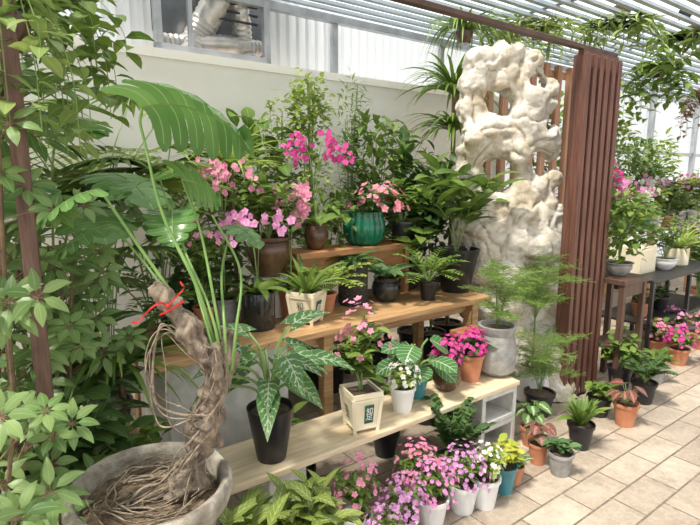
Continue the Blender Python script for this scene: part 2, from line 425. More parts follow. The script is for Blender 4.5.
def g_schef(b,z0,H,Rr,ns,nw,L,Wd,cx=0,cy=0,low=.15):
    for i in range(ns):
        a=2*pi*i/ns+rv(-.3,.3); rr=Rr*rv(.15,.6)
        pts=catm([V((math.cos(a)*.03,math.sin(a)*.03,z0)),V((cx*.5+math.cos(a)*rr*.5,cy*.5+math.sin(a)*rr*.5,z0+H*.5)),V((cx+math.cos(a)*rr,cy+math.sin(a)*rr,z0+H*rv(.8,1)))],8)
        b.tube(pts,[.009*(1-.5*q/len(pts)) for q in range(len(pts))],6,1)
        for j in range(nw):
            p=pin(pts,low+(1-low)*(j+rv(0,1))/nw); aa=2.4*j+rv(-.5,.5)
            d=V((math.cos(aa),math.sin(aa),rv(.1,.9))).normalized(); e=p+d*Rr*rv(.35,.9)
            b.tube([p,p.lerp(e,.5)+V((0,0,.01)),e],.0022,4,1)
            whorl(b,e,V((d.x*.4+.1,d.y*.4-.6,rv(.3,1.))),R.randint(6,8),L*rv(.7,1.15),Wd)
def g_feather(b,z0,H,Rr,n,k=14,nn=30,ln=.014,lean=V((0,0,0))):
    for i in range(n):
        a=2.4*i+rv(-.3,.3); rr=Rr*rv(.35,1.1); hz=rv(.3,1)
        end=V((math.cos(a)*rr,math.sin(a)*rr,z0+H*hz))+lean
        pts=wig(catm([V((0,0,z0)),V((end.x*.3,end.y*.3,z0+(end.z-z0)*.8)),end+V((0,0,-H*.03))],k//2),.008,20)
        b.tube(pts,[.0014]*len(pts),3,1,cap=False)
        for q in range(len(pts)//3,len(pts)):
            p=pts[q]; 
            for w in range(6):
                aa=rv(0,6.28); d=V((math.cos(aa),math.sin(aa),rv(-.25,.4))).normalized(); l=Rr*rv(.12,.34)
                b.tube([p,p+d*l],.0005,3,1,cap=False)
                for z in range(nn//2):
                    t=(z+1)/(nn/2); bb=rv(0,6.28)
                    dd=(d*.7+V((math.cos(bb),math.sin(bb),rv(-.4,.5)))).normalized()
                    b.needle(p+d*l*t,dd,ln*rv(.6,1.2),ln*.10)
def mleaf(b,p,d,L,Wd,lobes=6,droop=.7,side=None,mi=0,sd=.3,cut=.5):
    d=d.normalized()
    if side is None: side=d.cross(V((0,0,1))).normalized()
    side=(side-d*side.dot(d)).normalized()
    pos=p.copy(); K=lobes*4; fr=[]
    for i in range(K+1):
        fr.append((pos.copy(),d.copy(),side.copy(),side.cross(d)))
        pos=pos+d*(L/K); d=(d+V((0,0,-droop/K))).normalized(); side=(side-d*side.dot(d)).normalized()
    NR=8
    def ww(t):
        t=min(1,max(0,t)); return Wd*.5*(math.sin(pi*(.24+.70*t))**.75)
    def pt(t,r,s,jl=1.):
        i=max(0,min(K-1,int(t*K))); fr0,fr1=fr[i],fr[i+1]; q=max(-1.,min(2.,t*K-i))
        P=fr0[0].lerp(fr1[0],q); D=fr0[1]; S=fr0[2]; N3=fr0[3]; w=ww(t)*jl
        sw=(-.55+1.25*t)*r*r*w*.6
        return P+D*sw+S*(s*w*r)+N3*(-sd*w*r*r+.12*w*r)
    for s in (-1,1):
        for k in range(lobes):
            t0,t1=k/lobes,(k+1)/lobes; tm=(t0+t1)/2; h=(t1-t0)/2; jl=rv(.94,1.06)
            ck=cut*rv(.88,1.15); i0=len(b.v)
            for a in range(NR+1):
                r=a/NR; x=max(0,(r-ck)/(1-ck)); nar=1-.07*min(1,x*4)-.10*x-.62*max(0,(x-.55)/.45)**2
                for c in (-2,-1,0,1,2):
                    q=pt(tm+h*nar*c/2,r,s,1+(jl-1)*x); nn_=fr[min(K,int(tm*K))][3]
                    b.v.append(q+nn_*(L*.006*(2-abs(c))*min(1,r*3)))
            for a in range(NR):
                for c in range(4):
                    q=i0+a*5+c; u0=c/4; u1=(c+1)/4
                    fa=(q,q+1,q+6,q+5) if s>0 else (q,q+5,q+6,q+1)
                    uu=((u0,a/NR),(u1,a/NR),(u1,(a+1)/NR),(u0,(a+1)/NR)) if s>0 else ((u0,a/NR),(u0,(a+1)/NR),(u1,(a+1)/NR),(u1,a/NR))
                    b.q(fa,uu,mi)
    b.tube([f[0]+f[3]*.001 for f in fr],[.0035*(1-.8*i/K) for i in range(K+1)],5,1)
    P,D,S,N3=fr[-1]; b.leaf(P-D*L*.12,D,L*.26,Wd*.5,.4,.1,'ov',4,mi=mi,side=S)
def g_monst(b,z0,n,H,L,Wd,lobes=6,spread=.5,sh='heart',a0=0,a1=6.28):
    for i in range(n):
        a=a0+(a1-a0)*(i+rv(.2,.8))/n; rr=spread*rv(.4,1)
        end=V((math.cos(a)*rr,math.sin(a)*rr,z0+H*rv(.5,1)))
        pts=catm([V((0,0,z0)),V((end.x*.5,end.y*.5,z0+(end.z-z0)*.8)),end],6)
        b.tube(pts,.006 if lobes else .002,5,1)
        d=V((math.cos(a),math.sin(a)-.4,rv(-.5,.1)))
        if lobes: mleaf(b,end,d,L*rv(.8,1.1),Wd,lobes,cut=.45)
        else: b.leaf(end-d*.02,d,L*rv(.8,1.1),Wd*rv(.85,1.1),.8,.14,sh,6,wav=.05)
def g_dome(f,z0,H,Rr,n,sz,k=5,cx=0,cy=0,zmin=.0):
    for i in range(n):
        a=rv(0,6.28); e=rv(zmin,1); c=math.sqrt(max(0,1-e*e))
        q=V((math.cos(a)*c,math.sin(a)*c,e)); rr=rv(.75,1.08)
        f.flower(V((cx+q.x*Rr*rr,cy+q.y*Rr*rr,z0+q.z*H*rr)),q+V((rv(-.3,.3),rv(-.5,.1),rv(0,.4))),sz*rv(.8,1.15),k)
def g_orchid(b,f,z0,H,spikes,nf,sz,reach=.12,ang=None,nlv=6,ll=.16,lw=.045,start=.5):
    for i in range(nlv):
        a=pi*i+rv(-.5,.5)+i*.3
        b.leaf(V((0,0,z0)),V((math.cos(a),math.sin(a),.7)),ll*rv(.8,1.1),lw,1.3,.25,'strap',7)
    for i in range(spikes):
        if isinstance(ang,(list,tuple)): a=ang[i%len(ang)]+rv(-.25,.25)
        else: a=(ang+rv(-.5,.5)) if ang is not None else 2*pi*i/spikes+rv(-.4,.4)
        h=H*rv(.82,1.05); c,s=math.cos(a),math.sin(a); rc_=reach*rv(.7,1.15)
        pts=catm([V((0,0,z0)),V((c*rc_*.12,s*rc_*.12,z0+h*.6)),V((c*rc_*.5,s*rc_*.5,z0+h*.97)),V((c*rc_*1.1,s*rc_*1.1,z0+h)),V((c*rc_*1.7,s*rc_*1.7,z0+h*.84))],6)
        b.tube(pts,.0018,5,1)
        for j in range(nf):
            p=pin(pts,start+(1-start)*(j+.5)/nf); sd=V((-s,c,0))*((-1)**j)*sz*.4
            f.flower(p+sd+V((rv(-.8,.8)*sz,rv(-.6,.2)*sz,rv(-1.1,.9)*sz)),V((rv(-.8,.8),-1,rv(-.3,.7))),sz*rv(.7,1.1),5,wf=.95,cup=.15)

# ---------- pots ----------
def potprof(st,r,h):
    if st=='taper': return [(r*.68,0),(r*.94,h*.86),(r*.97,h*.87),(r*1.03,h*.88),(r*1.03,h),(r*.92,h),(r*.88,h*.9)]
    if st=='cone': return [(r*.6,0),(r*.62,.003),(r,h),(r*.93,h),(r*.88,h*.88)]
    if st=='cyl': return [(r*.93,0),(r,h*.04),(r,h*.97),(r*.98,h),(r*.9,h),(r*.88,h*.9)]
    if st=='belly': return [(r*.5,0),(r*.62,h*.04),(r*.92,h*.3),(r,h*.55),(r*.92,h*.78),(r*.78,h*.88),(r*.86,h*.95),(r*.88,h),(r*.76,h),(r*.7,h*.9)]
    if st=='bowl': return [(r*.45,0),(r*.5,h*.05),(r*.78,h*.3),(r*.95,h*.62),(r*.93,h*.8),(r*.86,h*.88),(r*1.02,h*.93),(r*1.04,h),(r*.9,h),(r*.8,h*.9)]
    if st=='vase': return [(r*.6,0),(r*.9,h*.1),(r,h*.45),(r*.9,h*.7),(r*.8,h*.82),(r*.95,h*.97),(r*.95,h),(r*.8,h),(r*.74,h*.88)]
def mkpot(root,st,r,h,mat,rot=0):
    b=B(); k=28
    if st=='square':
        k=4; r=r*1.25
        b.lathe([(r*.74,h*.07),(r*.93,h*.88),(r*1.0,h*.88),(r*1.0,h),(r*.88,h),(r*.86,h*.9)],4,rot=rot)
        for j in range(4):
            a=rot+pi/2*j
            q0=V((math.cos(a)*r*.73,math.sin(a)*r*.73,0)); q1=V((math.cos(a)*r*.95,math.sin(a)*r*.95,h*.9))
            b.tube([q0,q1],r*.10,4,0)
        for zz,kk in ((.13,.77),(.84,.935)):
            cs=[V((math.cos(rot+pi/2*j)*r*kk,math.sin(rot+pi/2*j)*r*kk,h*zz)) for j in range(5)]
            for j in range(4): b.tube([cs[j],cs[j+1]],r*.05,4,0)
    elif st=='ribbed':
        b.lathe([(r*.6,0),(r*.85,h*.12),(r,h*.4),(r,h*.65),(r*.86,h*.88),(r*.9,h),(r*.78,h),(r*.72,h*.9)],84,rib=.1,ribn=16)
    else: b.lathe(potprof(st,r,h),k,rot=rot)
    po=part(root,'pot',b,[mat],smooth=40)
    b=B(); b.lathe([(r*.84,h*.86),(r*.82,h*.915),(r*.4,h*.93)],k,rot=rot); part(po,'soil',b,[SOIL])
    return po
def PP(name,label,u,v,z,w,h,st,mat,gen,lm=L_MID,fm=None,n=None,stem=STEM,group=None,rz=0,cat='potted plant',prot=0):
    if n is None:
        p=onz(u,v,z); m=dep(p)/F; r=w*.5*m; q=V((p.x,p.y,0)).normalized(); p=p+q*r*.7; p.z=z
    else:
        p=un(u,n,z); m=dep(p)/F; r=w*.5*m
    root=thing(name,label,cat,p,rz,group)
    hh=h*m
    mkpot(root,st,r,hh,mat,prot)
    b=B(); f=B(); gen(b,f,hh*.9,m)
    fit(b,p)
    if b.v: part(root,'foliage',b,[lm,stem],smooth=60)
    blooms(root,f,fm)
    return root,r,hh,m

# ================= SETTING =================
b=B(); b.box(-14,20,-6,20,-.1,0); single('floor','weathered warm beige rectangular stone pavers with thin joints','floor',b,[M_FLOOR],structure=True)
WN=3.75
b=B(); b.box(-3.5,4.9,0,.1,0,2.38); b.box(-3.5,4.9,-.012,.112,2.36,2.42)
single('wall_back','cream painted partition wall behind the plant displays','wall',b,[M_WALL],loc=W(0,WN),rz=YAW,structure=True)
def corr(b,x0,x1,z0,z1,y=0,step=.045,amp=.012):
    n=int((x1-x0)/step); i0=len(b.v)
    for i in range(n+1):
        x=x0+(x1-x0)*i/n; yy=y+(amp if i%2 else -amp)
        b.v+=[V((x,yy,z0)),V((x,yy,z1))]
    for i in range(n):
        a=i0+2*i; b.q((a,a+2,a+3,a+1),((0,0),(1,0),(1,1),(0,1)),0)
b=B(); corr(b,-3.5,1.1,2.4,3.3); corr(b,1.98,4.9,2.4,2.95); corr(b,4.9,14,0,2.95); corr(b,1.1,1.98,2.92,3.3)
single('wall_upper','ribbed translucent pale blue-grey cladding panels','wall',b,[M_PANEL],loc=W(0,WN+.12),rz=YAW,structure=True,smooth=0)
b=B()
for x in (5.2,6.8,8.4,10,11.6,13): b.box(x,x+.07,-.09,-.02,0,2.9)
for z in (.9,1.9,2.75): b.box(4.9,14,-.07,-.02,z,z+.05)
for x in (2.6,3.9): b.box(x,x+.05,-.02,.05,2.42,2.9)
b.box(-3.5,14,-.06,0,2.84,2.9)
single('trim_1','grey steel framing posts and rails on the cladding','frame',b,[M_STEEL],loc=W(0,WN+.09),rz=YAW,structure=True)
b=B(); corr(b,-2,6,0,2.95)
single('wall_right','ribbed translucent end wall panels','wall',b,[M_PANEL],loc=W(14,WN),rz=YAW-pi/2,structure=True,smooth=0)
root=bpy.data.objects.new('window_1',None); COL.objects.link(root); root.location=W(1.1,WN+.06,2.42); root.rotation_euler=(0,0,YAW); root['kind']='structure'; root['label']='dark ventilation opening with steel frame and foil ducts'; root['category']='window'
b=B(); b.box(0,.88,-.03,.03,0,.05); b.box(0,.88,-.03,.03,.62,.68); b.box(0,.05,-.03,.03,0,.68); b.box(.83,.88,-.03,.03,0,.68); b.box(.24,.27,-.02,.02,0,.68); part(root,'window_frame',b,[M_STEEL],bevel=.003)
b=B(); b.box(-.3,1.3,.38,.4,0,.95); part(root,'interior_shade_sheet',b,[M_VOID])  # added dark sheet behind the ducts, painting the unlit interior
for (x0,x1,z0,z1,r_) in ((.30,.66,.02,.75,.10),(.80,.62,.0,.7,.07),(.02,.9,.10,.17,.06)):
    b=B(); pts=[V((x0+(x1-x0)*i/40,.16+.04*math.sin(i*.2),z0+(z1-z0)*i/40)) for i in range(41)]
    b.tube(pts,[r_+.007*(i%2) for i in range(41)],18); part(root,'duct',b,[M_DUCT])
b=B()
for i in range(5): b.box(.5,.82,.06,.075,.30+i*.062,.315+i*.062)
part(root,'louvre',b,[M_BLKM])
b=B(); y=-5.5
while y<3.85:
    b.box(-4,14,y,y+.045,2.92,2.945); y+=.125
for x in range(-4,15,2): b.box(x,x+.06,-5.5,3.85,2.95,3.03)
single('ceiling','pale blue-grey metal slatted roof with cross rafters','ceiling',b,[M_CEIL],rz=YAW,structure=True,smooth=0)

# ================= TABLE =================
t=thing('display_table','long warm pine plank table holding potted plants','table',W(.54,2.18),YAW)
b=B(); 
for k in range(3): b.box(0,2.24,k*.225,k*.225+.222,.715,.75)
part(t,'tabletop',b,[M_PINE],bevel=.004)
for x,y in ((.9,.04),(2.1,.04),(.9,.56),(2.1,.56),(.05,.56)):
    b=B(); b.box(x,x+.06,y,y+.06,0,.715); part(t,'leg',b,[M_PINE],bevel=.004)
b=B(); b.box(0.68,2.16,.1,.13,.64,.715); part(t,'apron',b,[M_PINE])
b=B(); b.box(.05,2.16,.54,.57,.64,.715); part(t,'apron',b,[M_PINE])
b=B(); M=Matrix.Translation((1.9,.07,0))@Matrix.Rotation(.32,4,'Y'); b.box(-.03,.03,-.02,.02,.02,.68,M=M); part(t,'brace',b,[M_PINE])
b=B(); b.box(0,.62,0,.5,0,.71); single('masonry_block','whitewashed block supporting the end of the pine table','block',b,[M_BLOCK],loc=W(.6,2.22),rz=YAW,bevel=.01)
t=thing('plant_riser','orange timber riser shelf standing on the pine table','shelf',W(1.5,2.6,.75),YAW)
b=B(); b.box(0,.92,0,.24,.31,.35); part(t,'shelf_board',b,[M_ORNG],bevel=.004)
b=B(); b.box(0.01,.05,.01,.23,0,.31); part(t,'side_panel',b,[M_ORNG],bevel=.003)
b=B(); b.box(.87,.91,.01,.23,0,.31); part(t,'side_panel',b,[M_ORNG],bevel=.003)
b=B(); b.box(.05,.87,.03,.05,.2,.31); part(t,'cross_rail',b,[M_ORNG],bevel=.003)
# ================= BENCH =================
t=thing('low_bench','pale plywood low bench in front of the pine table','bench',W(.66,1.67),YAW)
b=B(); b.box(0,1.76,0,.30,.372,.40); part(t,'bench_top',b,[M_PLY],bevel=.004)
b=B(); b.box(.2,1.45,.12,.16,.335,.372); part(t,'batten',b,[M_PLY])
t2=thing('cubby_shelf','grey-white stacked open cube blocks under the bench end','shelf',W(2.11,1.68),YAW)
for zz in (0,.185):
    b=B(); b.box(0,.30,0,.26,zz,zz+.028); b.box(0,.30,0,.26,zz+.155,zz+.183); b.box(0,.03,0,.26,zz+.028,zz+.155); b.box(.27,.30,0,.26,zz+.028,zz+.155); b.box(.03,.27,.235,.26,zz+.028,zz+.155)
    part(t2,'open_cube',b,[M_BLOCK],bevel=.003)
b=B(); b.box(0,.18,0,.22,0,.37); b.box(.03,.15,-.004,.01,.05,.3); single('masonry_block','grey-white block supporting the low bench','block',b,[M_BLOCK],loc=W(.85,1.73),rz=YAW,bevel=.008)
t=thing('small_stool','small orange-brown wooden stool beside the table end','stool',W(2.42,2.05),YAW)
b=B(); b.box(-.11,.11,-.09,.07,.58,.61); part(t,'seat',b,[M_ORNG],bevel=.004)
for x in(-.1,.07):
    for y in(-.08,.04):
        b=B(); b.box(x,x+.03,y,y+.03,0,.58); part(t,'leg',b,[M_ORNG],bevel=.003)
b=B(); b.box(-.08,.08,-.07,-.055,.45,.5); part(t,'rail',b,[M_ORNG])

# ================= SLAT SCREENS =================
t=thing('slatted_screen','tall rust-brown deep slat screen at the walkway edge','screen',W(3.18,1.84),YAW)
for i in range(6):
    b=B(); b.box(i*.078,i*.078+.042,0,.10,0,2.32); part(t,'slat',b,[M_SLAT],bevel=.004)
b=B(); b.box(0,.432,.03,.07,2.32,2.345); part(t,'top_rail',b,[M_SLAT])
b=B(); b.box(0,.432,.03,.07,.02,.08); part(t,'bottom_rail',b,[M_SLAT])
t=thing('slatted_screen','tall spaced reddish wooden post screen behind the rock','screen',W(3.6,2.95),YAW)
for i in range(8):
    b=B(); b.box(i*.2,i*.2+.07,0,.05,0,2.6); part(t,'slat',b,[M_RWOOD],bevel=.004)
b=B(); b.box(0,1.47,.05,.08,2.5,2.56); part(t,'top_rail',b,[M_RWOOD])
b=B(); b.box(0,1.47,.05,.08,.3,.36); part(t,'bottom_rail',b,[M_RWOOD])
b=B(); b.box(0,4.2,-.02,.02,0,.028); single('overhead_beam','thin dark rail joining the slat screen top','beam',b,[M_BEAM],loc=W(-.6,1.89,2.345),rz=YAW,bevel=.003)
b=B(); b.box(-.022,.022,-.022,.022,0,2.9); single('support_post','slim reddish-brown post among umbrella plants','post',b,[M_POST],loc=(-.95,1.5,0),rz=.5,bevel=.004)

# ================= ROCK =================
RY=3.78
bm=bmesh.new()
def sph(bm,u,v,r,dy=0,sx=1,sy=1,sz=1,sub=3):
    p=aty(u,v,RY+dy); m=dep(p)/F
    bmesh.ops.create_icosphere(bm,subdivisions=sub,radius=r*m,matrix=Matrix.Translation(p)@Matrix.Diagonal((sx,sy,sz,1)))
for s in [(482,64,17,0),(508,56,16,.02),(532,66,15,0),(547,88,12,0),(472,86,16,0),(508,80,20,.03),(530,100,20,0),(470,110,16,0),(522,128,24,0),(549,106,9,0),
          (484,134,22,0),(540,136,18,0),(474,150,18,0),(505,146,22,.05),(470,178,18,0),(526,192,22,0),(552,178,11,0),(474,204,22,0),(508,212,28,.03),
          (540,215,24,0),(474,230,24,0),(512,240,38,0),(552,240,18,0),(488,264,34,0),(543,270,30,0),(562,268,12,0),(500,300,40,0),(548,300,36,0),(522,345,54,0),(522,385,58,0),(486,238,20,-.1),(538,248,22,-.12),(474,135,14,-.08),(520,214,16,-.13),(522,150,14,-.1),(505,275,22,-.18),(548,150,12,0),(518,168,12,0),(484,188,14,0)]:
    sph(bm,*s)
me=bpy.data.meshes.new('r'); bm.to_mesh(me); bm.free()
ro=bpy.data.objects.new('rtmp',me); COL.objects.link(ro)
bm=bmesh.new()
for s in [(500,103,16,0,1,6,.9),(534,84,8,0,1.1,6,.8),(500,176,16,0,1,6,1.15),(537,166,9,0,.9,6,1.5),(522,203,8,-.2,1.4,1,1),(476,82,8,-.15,1,1,1.4),(547,126,7,0,1,3,1),(524,136,10,-.22,1.3,1,.8),(483,215,12,-.24,1.4,1,.9),(541,226,12,-.24,1,1,1.5),(512,258,15,-.33,1.4,1,.9),(454,140,9,0,1,4,1),(452,190,9,0,1,4,1),(570,205,12,0,1,4,1.3),(491,55,8,-.18,1.3,1,1),(470,160,8,-.18,.8,1,1.6),(552,285,12,-.34,1,1,1.5),(478,282,12,-.36,1,1,1.4),(512,42,8,-.05,1,3,.8),(518,68,7,-.2,1,1,1),(566,150,9,0,1,4,1.2)]:
    sph(bm,*s)
me2=bpy.data.meshes.new('h'); bm.to_mesh(me2); bm.free()
ho=bpy.data.objects.new('htmp',me2); COL.objects.link(ho)
m=ro.modifiers.new('a','REMESH'); m.mode='VOXEL'; m.voxel_size=.022
m=ro.modifiers.new('s','SMOOTH'); m.factor=.6; m.iterations=3
m=ho.modifiers.new('a','REMESH'); m.mode='VOXEL'; m.voxel_size=.012
m=ro.modifiers.new('b','BOOLEAN'); m.operation='DIFFERENCE'; m.object=ho; m.solver='EXACT'
m=ro.modifiers.new('c','REMESH'); m.mode='VOXEL'; m.voxel_size=.0105
m=ro.modifiers.new('d','SMOOTH'); m.factor=.6; m.iterations=4
dg=bpy.context.evaluated_depsgraph_get()
ev=ro.evaluated_get(dg); rm=bpy.data.meshes.new_from_object(ev)
bpy.data.objects.remove(ro); bpy.data.objects.remove(ho)
rc=aty(512,300,RY); rc.z=0
rm.transform(Matrix.Translation(-rc))
rm.update()
vn=[v.normal.copy() for v in rm.vertices]
for v,nn_ in zip(rm.vertices,vn):
    c=v.co.copy(); wv=noise.noise_vector(c*3)*.12; c2=c+wv
    d=.035*noise.noise(c*4.0)-.045*(1-abs(noise.noise(c2*6))*2)**4*.55+.012*noise.noise(c*18)+.006*noise.noise(c*40)
    ce=noise.voronoi(c2*6)[0][0]
    d-=.12*max(0,.33-ce)
    v.co=c+nn_*(d+.006)
    if v.co.z<0: v.co.z=0
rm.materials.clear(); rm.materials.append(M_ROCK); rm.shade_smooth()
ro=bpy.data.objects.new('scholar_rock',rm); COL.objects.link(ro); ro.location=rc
ro['label']='tall pale limestone garden rock pierced with hollows'; ro['category']='rock'

# ================= GNARLED PLANTER =================
pl=V((-.62,1.45,0))
root=thing('gnarled_tree_planter','large rough tub with gnarled twisted trunk and philodendron','potted plant',pl)
b=B(); b.lathe([(.15,0),(.17,.03),(.215,.47),(.222,.53),(.236,.545),(.246,.575),(.246,.61),(.236,.622),(.222,.618),(.210,.60),(.20,.54)],64)
for i,q in enumerate(b.v):
    k=1+.02*noise.noise(q*7)+.016*noise.noise(q*28); q.x*=k;q.y*=k
po=part(root,'pot',b,[M_CONC],smooth=50)
b=B(); b.lathe([(.2,.53),(.198,.56),(.15,.572),(.08,.585),(.02,.59)],40)
for q in b.v: q.z+=.012*noise.noise(q*18)
part(po,'soil',b,[M_MULCH])
def L3(u,v,y): return aty(u,v,y)-pl
b=B()
tr=catm([L3(184,494,1.47),L3(192,460,1.46),L3(203,430,1.45),L3(212,400,1.44),L3(216,372,1.42),L3(204,346,1.41),L3(186,324,1.40),L3(168,304,1.40),L3(152,282,1.40)],12)
tr_r=[.060,.044,.037,.034,.036,.033,.029,.025,.017]
rr=[tr_r[min(8,i//12)]*(1-(i%12)/12)+tr_r[min(8,i//12+1)]*((i%12)/12) for i in range(len(tr))]
b.tube(wig(tr,.016,9),rr,32,0,nz=1.1)
tr2=catm([L3(214,384,1.44),L3(230,366,1.43),L3(227,342,1.43),L3(214,326,1.44)],8); b.tube(tr2,[.028-.0006*i for i in range(len(tr2))],20,0,nz=1.)
part(root,'trunk',b,[M_BARK],smooth=80)
b=B()
for i in range(22):
    a=rv(0,6.28); r1=rv(.06,.175)
    s=L3(198+rv(-8,8),rv(440,475),1.455+rv(-.03,.03))
    e=V((math.cos(a)*r1,math.sin(a)*r1,.592))
    a1=a-rv(.2,.6); m1=V((math.cos(a1)*r1*.5+s.x*.5,math.sin(a1)*r1*.5+s.y*.4,.60+rv(.0,.03)))
    a2=a+rv(.4,1.5); e2=V((math.cos(a2)*r1,math.sin(a2)*r1,.590))
    pts=wig(catm([s,m1,e,e2],9),.014,14); r0=rv(.0015,.0055)
    b.tube(pts,[r0*(1-.5*k/len(pts)) for k in range(len(pts))],7,0,nz=.4)
for i in range(16):
    a=rv(0,6.28); r1=rv(.06,.18); pts=[V((math.cos(a+k*.25)*r1*(1+.08*math.sin(k+i)),math.sin(a+k*.25)*r1*(1+.08*math.cos(k*1.3+i)),.590+.010*math.sin(k*.7+i)+.003*i/3)) for k in range(R.randint(6,14))]
    b.tube(wig(pts,.010,20),rv(.001,.0032),6,0,nz=.3)
for i in range(9):
    ph=rv(0,6.28); tw=rv(1.5,4)*(1 if i%3 else -1); i0_=R.randint(0,24); i1_=R.randint(50,min(88,len(tr)-2))
    pts=[]
    for q in range(i0_,i1_):
        p=tr[q]; d=(tr[q+1]-tr[q-1 if q else 0]).normalized(); o1=d.orthogonal().normalized(); o2=d.cross(o1); a=ph+tw*(q-i0_)/45
        pts.append(p+(o1*math.cos(a)+o2*math.sin(a))*(rr[q]*1.02))
    r0=rv(.0015,.0045); b.tube(wig(pts,.014,14),r0,7,0,nz=.5)
for i in range(5):
    q=[L3(205+rv(-6,6),rv(410,450),1.42),L3(rv(150,176),rv(385,425),1.40),L3(rv(146,165),rv(345,375),1.385),L3(rv(160,182),rv(322,342),1.39),L3(206+rv(-4,6),rv(350,375),1.39)]
    b.tube(wig(catm(q,9),.012,12),rv(.0013,.0038),6,0,nz=.3)
part(root,'root',b,[M_ROOT],label='tangle of thin pale aerial roots',smooth=80)
b=B(); leafb=B()
tgt=[((220,372),(176,300),(138,245),(100,190),.0050),((222,372),(198,290),(163,215),(144,140),.0052),((226,370),(214,300),(200,230),(182,180),.004),((232,370),(236,330),(240,270),(212,215),.004),((214,376),(190,330),(150,270),(112,225),.0045),((228,374),(224,320),(222,270),(232,225),.004),((221,374),(205,320),(188,260),(172,210),.004),((224,372),(210,310),(180,240),(160,180),.004)]
for i,(p0,p1,p2,p3,r) in enumerate(tgt):
    q=[L3(*p0,1.42),L3(*p1,1.42),L3(*p2,1.44+.03*i),L3(*p3,1.46+.04*i)]
    pts=catm(q,8); b.tube(pts,[r*(1.3-.5*k/len(pts)) for k in range(len(pts))],8,0)
part(root,'leaf_stalk',b,[M_STALK],smooth=80)
p=L3(142,108,1.50)
b=B(); b.tube(catm([L3(144,140,1.50),L3(140,122,1.50),p],5),.0045,6); part(root,'leaf_stalk',b,[M_STALK],smooth=80)
mleaf(leafb,p,V((.92,-.12,.20)),.33,.36,6,1.15,side=V((.10,-.84,.50)),sd=.45,cut=.58)
mleaf(leafb,L3(100,190,1.46),V((-.6,-.3,-.1)),.18,.23,5,.9,cut=.5)
mleaf(leafb,L3(182,180,1.54),V((.6,-.3,.0)),.15,.19,5,.9,side=V((.3,-.7,.6)),cut=.5)
mleaf(leafb,L3(112,225,1.62),V((-.6,-.4,-.1)),.18,.22,5,.8,cut=.5)
mleaf(leafb,L3(232,225,1.66),V((.6,-.3,-.1)),.12,.14,4,.9,cut=.5)
mleaf(leafb,L3(172,210,1.7),V((.2,-.6,-.2)),.15,.18,5,.9,side=V((.9,.1,.1)),cut=.5)
mleaf(leafb,L3(160,180,1.74),V((-.3,-.6,.1)),.17,.20,5,.9,side=V((.9,-.2,.1)),cut=.5)
part(root,'leaves',leafb,[L_PHI,STEM],smooth=60)
b=B()
ring=[L3(172,308,1.40)+V((.032*math.cos(a),.034*math.sin(a),.018*math.cos(a))) for a in [2*pi*k/20 for k in range(21)]]
b.tube(ring,.003,6,0)
def strip(pts,w):
    q=catm(pts,6); i0=len(b.v)
    for k,qq in enumerate(q):
        sd=V((.15,.3*math.sin(k*.8),1)).normalized()*w; b.v.extend([qq-sd,qq+sd])
    for j in range(len(q)-1): a=i0+2*j; b.q((a,a+1,a+3,a+2),((0,0),)*4,0)
kn=L3(168,306,1.352)
b.lathe([(.002,-.005),(.006,-.002),(.006,.003),(.002,.006)],10,org=kn)
strip([kn,L3(160,303,1.34),L3(150,309,1.345),L3(138,322,1.35),L3(132,322,1.35)],.0035)
strip([kn,L3(176,297,1.34),L3(184,288,1.34),L3(180,282,1.345)],.0035)
part(root,'ribbon',b,[M_RED])

# ================= UMBRELLA PLANTS =================
def UPl(x,y,H,Rr,ns,nw,L,label,lean=(0,0),lm=L_SCH,low=.15):
    root=thing('umbrella_plant',label,'potted plant',(x,y,0)); mkpot(root,'taper',.13,.26,M_BLK)
    b=B(); g_schef(b,.22,H-.22,Rr,ns,nw,L,L*.37,lean[0],lean[1],low); fit(b,V((x,y,0))); part(root,'foliage',b,[lm,STEMB],smooth=60)
UPl(-1.06,1.46,2.05,.28,5,13,.082,'tall umbrella plant with pale palmate leaves beside the post',(-.02,-.03))
UPl(-.98,1.22,1.02,.26,6,11,.072,'bushy umbrella plant with paler palmate leaves',(.0,.0))
UPl(-1.42,1.85,2.4,.34,5,14,.105,'tall umbrella plant with mid green palmate leaves',(.05,0))
UPl(-1.15,1.92,1.40,.28,5,10,.09,'umbrella plant with bright palmate leaves near the tub')

# ================= BACKGROUND PLANTS =================
def BG(name,label,u,n,gen,lm,pr=.13,ph=.26,mat=M_BLK,z=0,stem=STEM,fm=None,st='taper'):
    p=un(u,n,z); root=thing(name,label,'potted plant',p); mkpot(root,st,pr,ph,mat)
    b=B(); f=B(); gen(b,f,ph*.9); fit(b,p)
    part(root,'foliage',b,[lm,stem],smooth=60)
    return root
def trunk(b,z,h,r=.015): b.tube([V((0,0,z)),V((.01,0,z+h*.5)),V((0,0,z+h))],r,6,1)
BG('potted_palm','tall feathery palm against the cream wall',55,3.35,lambda b,f,z:(trunk(b,z,1.0,.03),g_fern(b,z+.95,12,1.05,.036,.28,1.6,1.7,22)),L_PALE)
BG('potted_fan_palm','fan palm with wide pleated leaves by the wall',112,3.1,lambda b,f,z:g_fan(b,z,13,1.95,.5,.34,20),L_MID)
BG('potted_fan_palm','smaller pale fan palm behind the tub',168,2.9,lambda b,f,z:g_fan(b,z,11,1.5,.36,.26,18),L_PALE)
BG('potted_palm','arching palm with long narrow leaflets',205,3.4,lambda b,f,z:(trunk(b,z,1.0,.03),g_fern(b,z+.95,11,.9,.028,.24,1.6,1.7,20)),L_LIGHT)
BG('potted_monstera','glossy monstera with wide split leaves',66,2.6,lambda b,f,z:g_monst(b,z,14,1.6,.28,.34,5,.42),L_PHI)
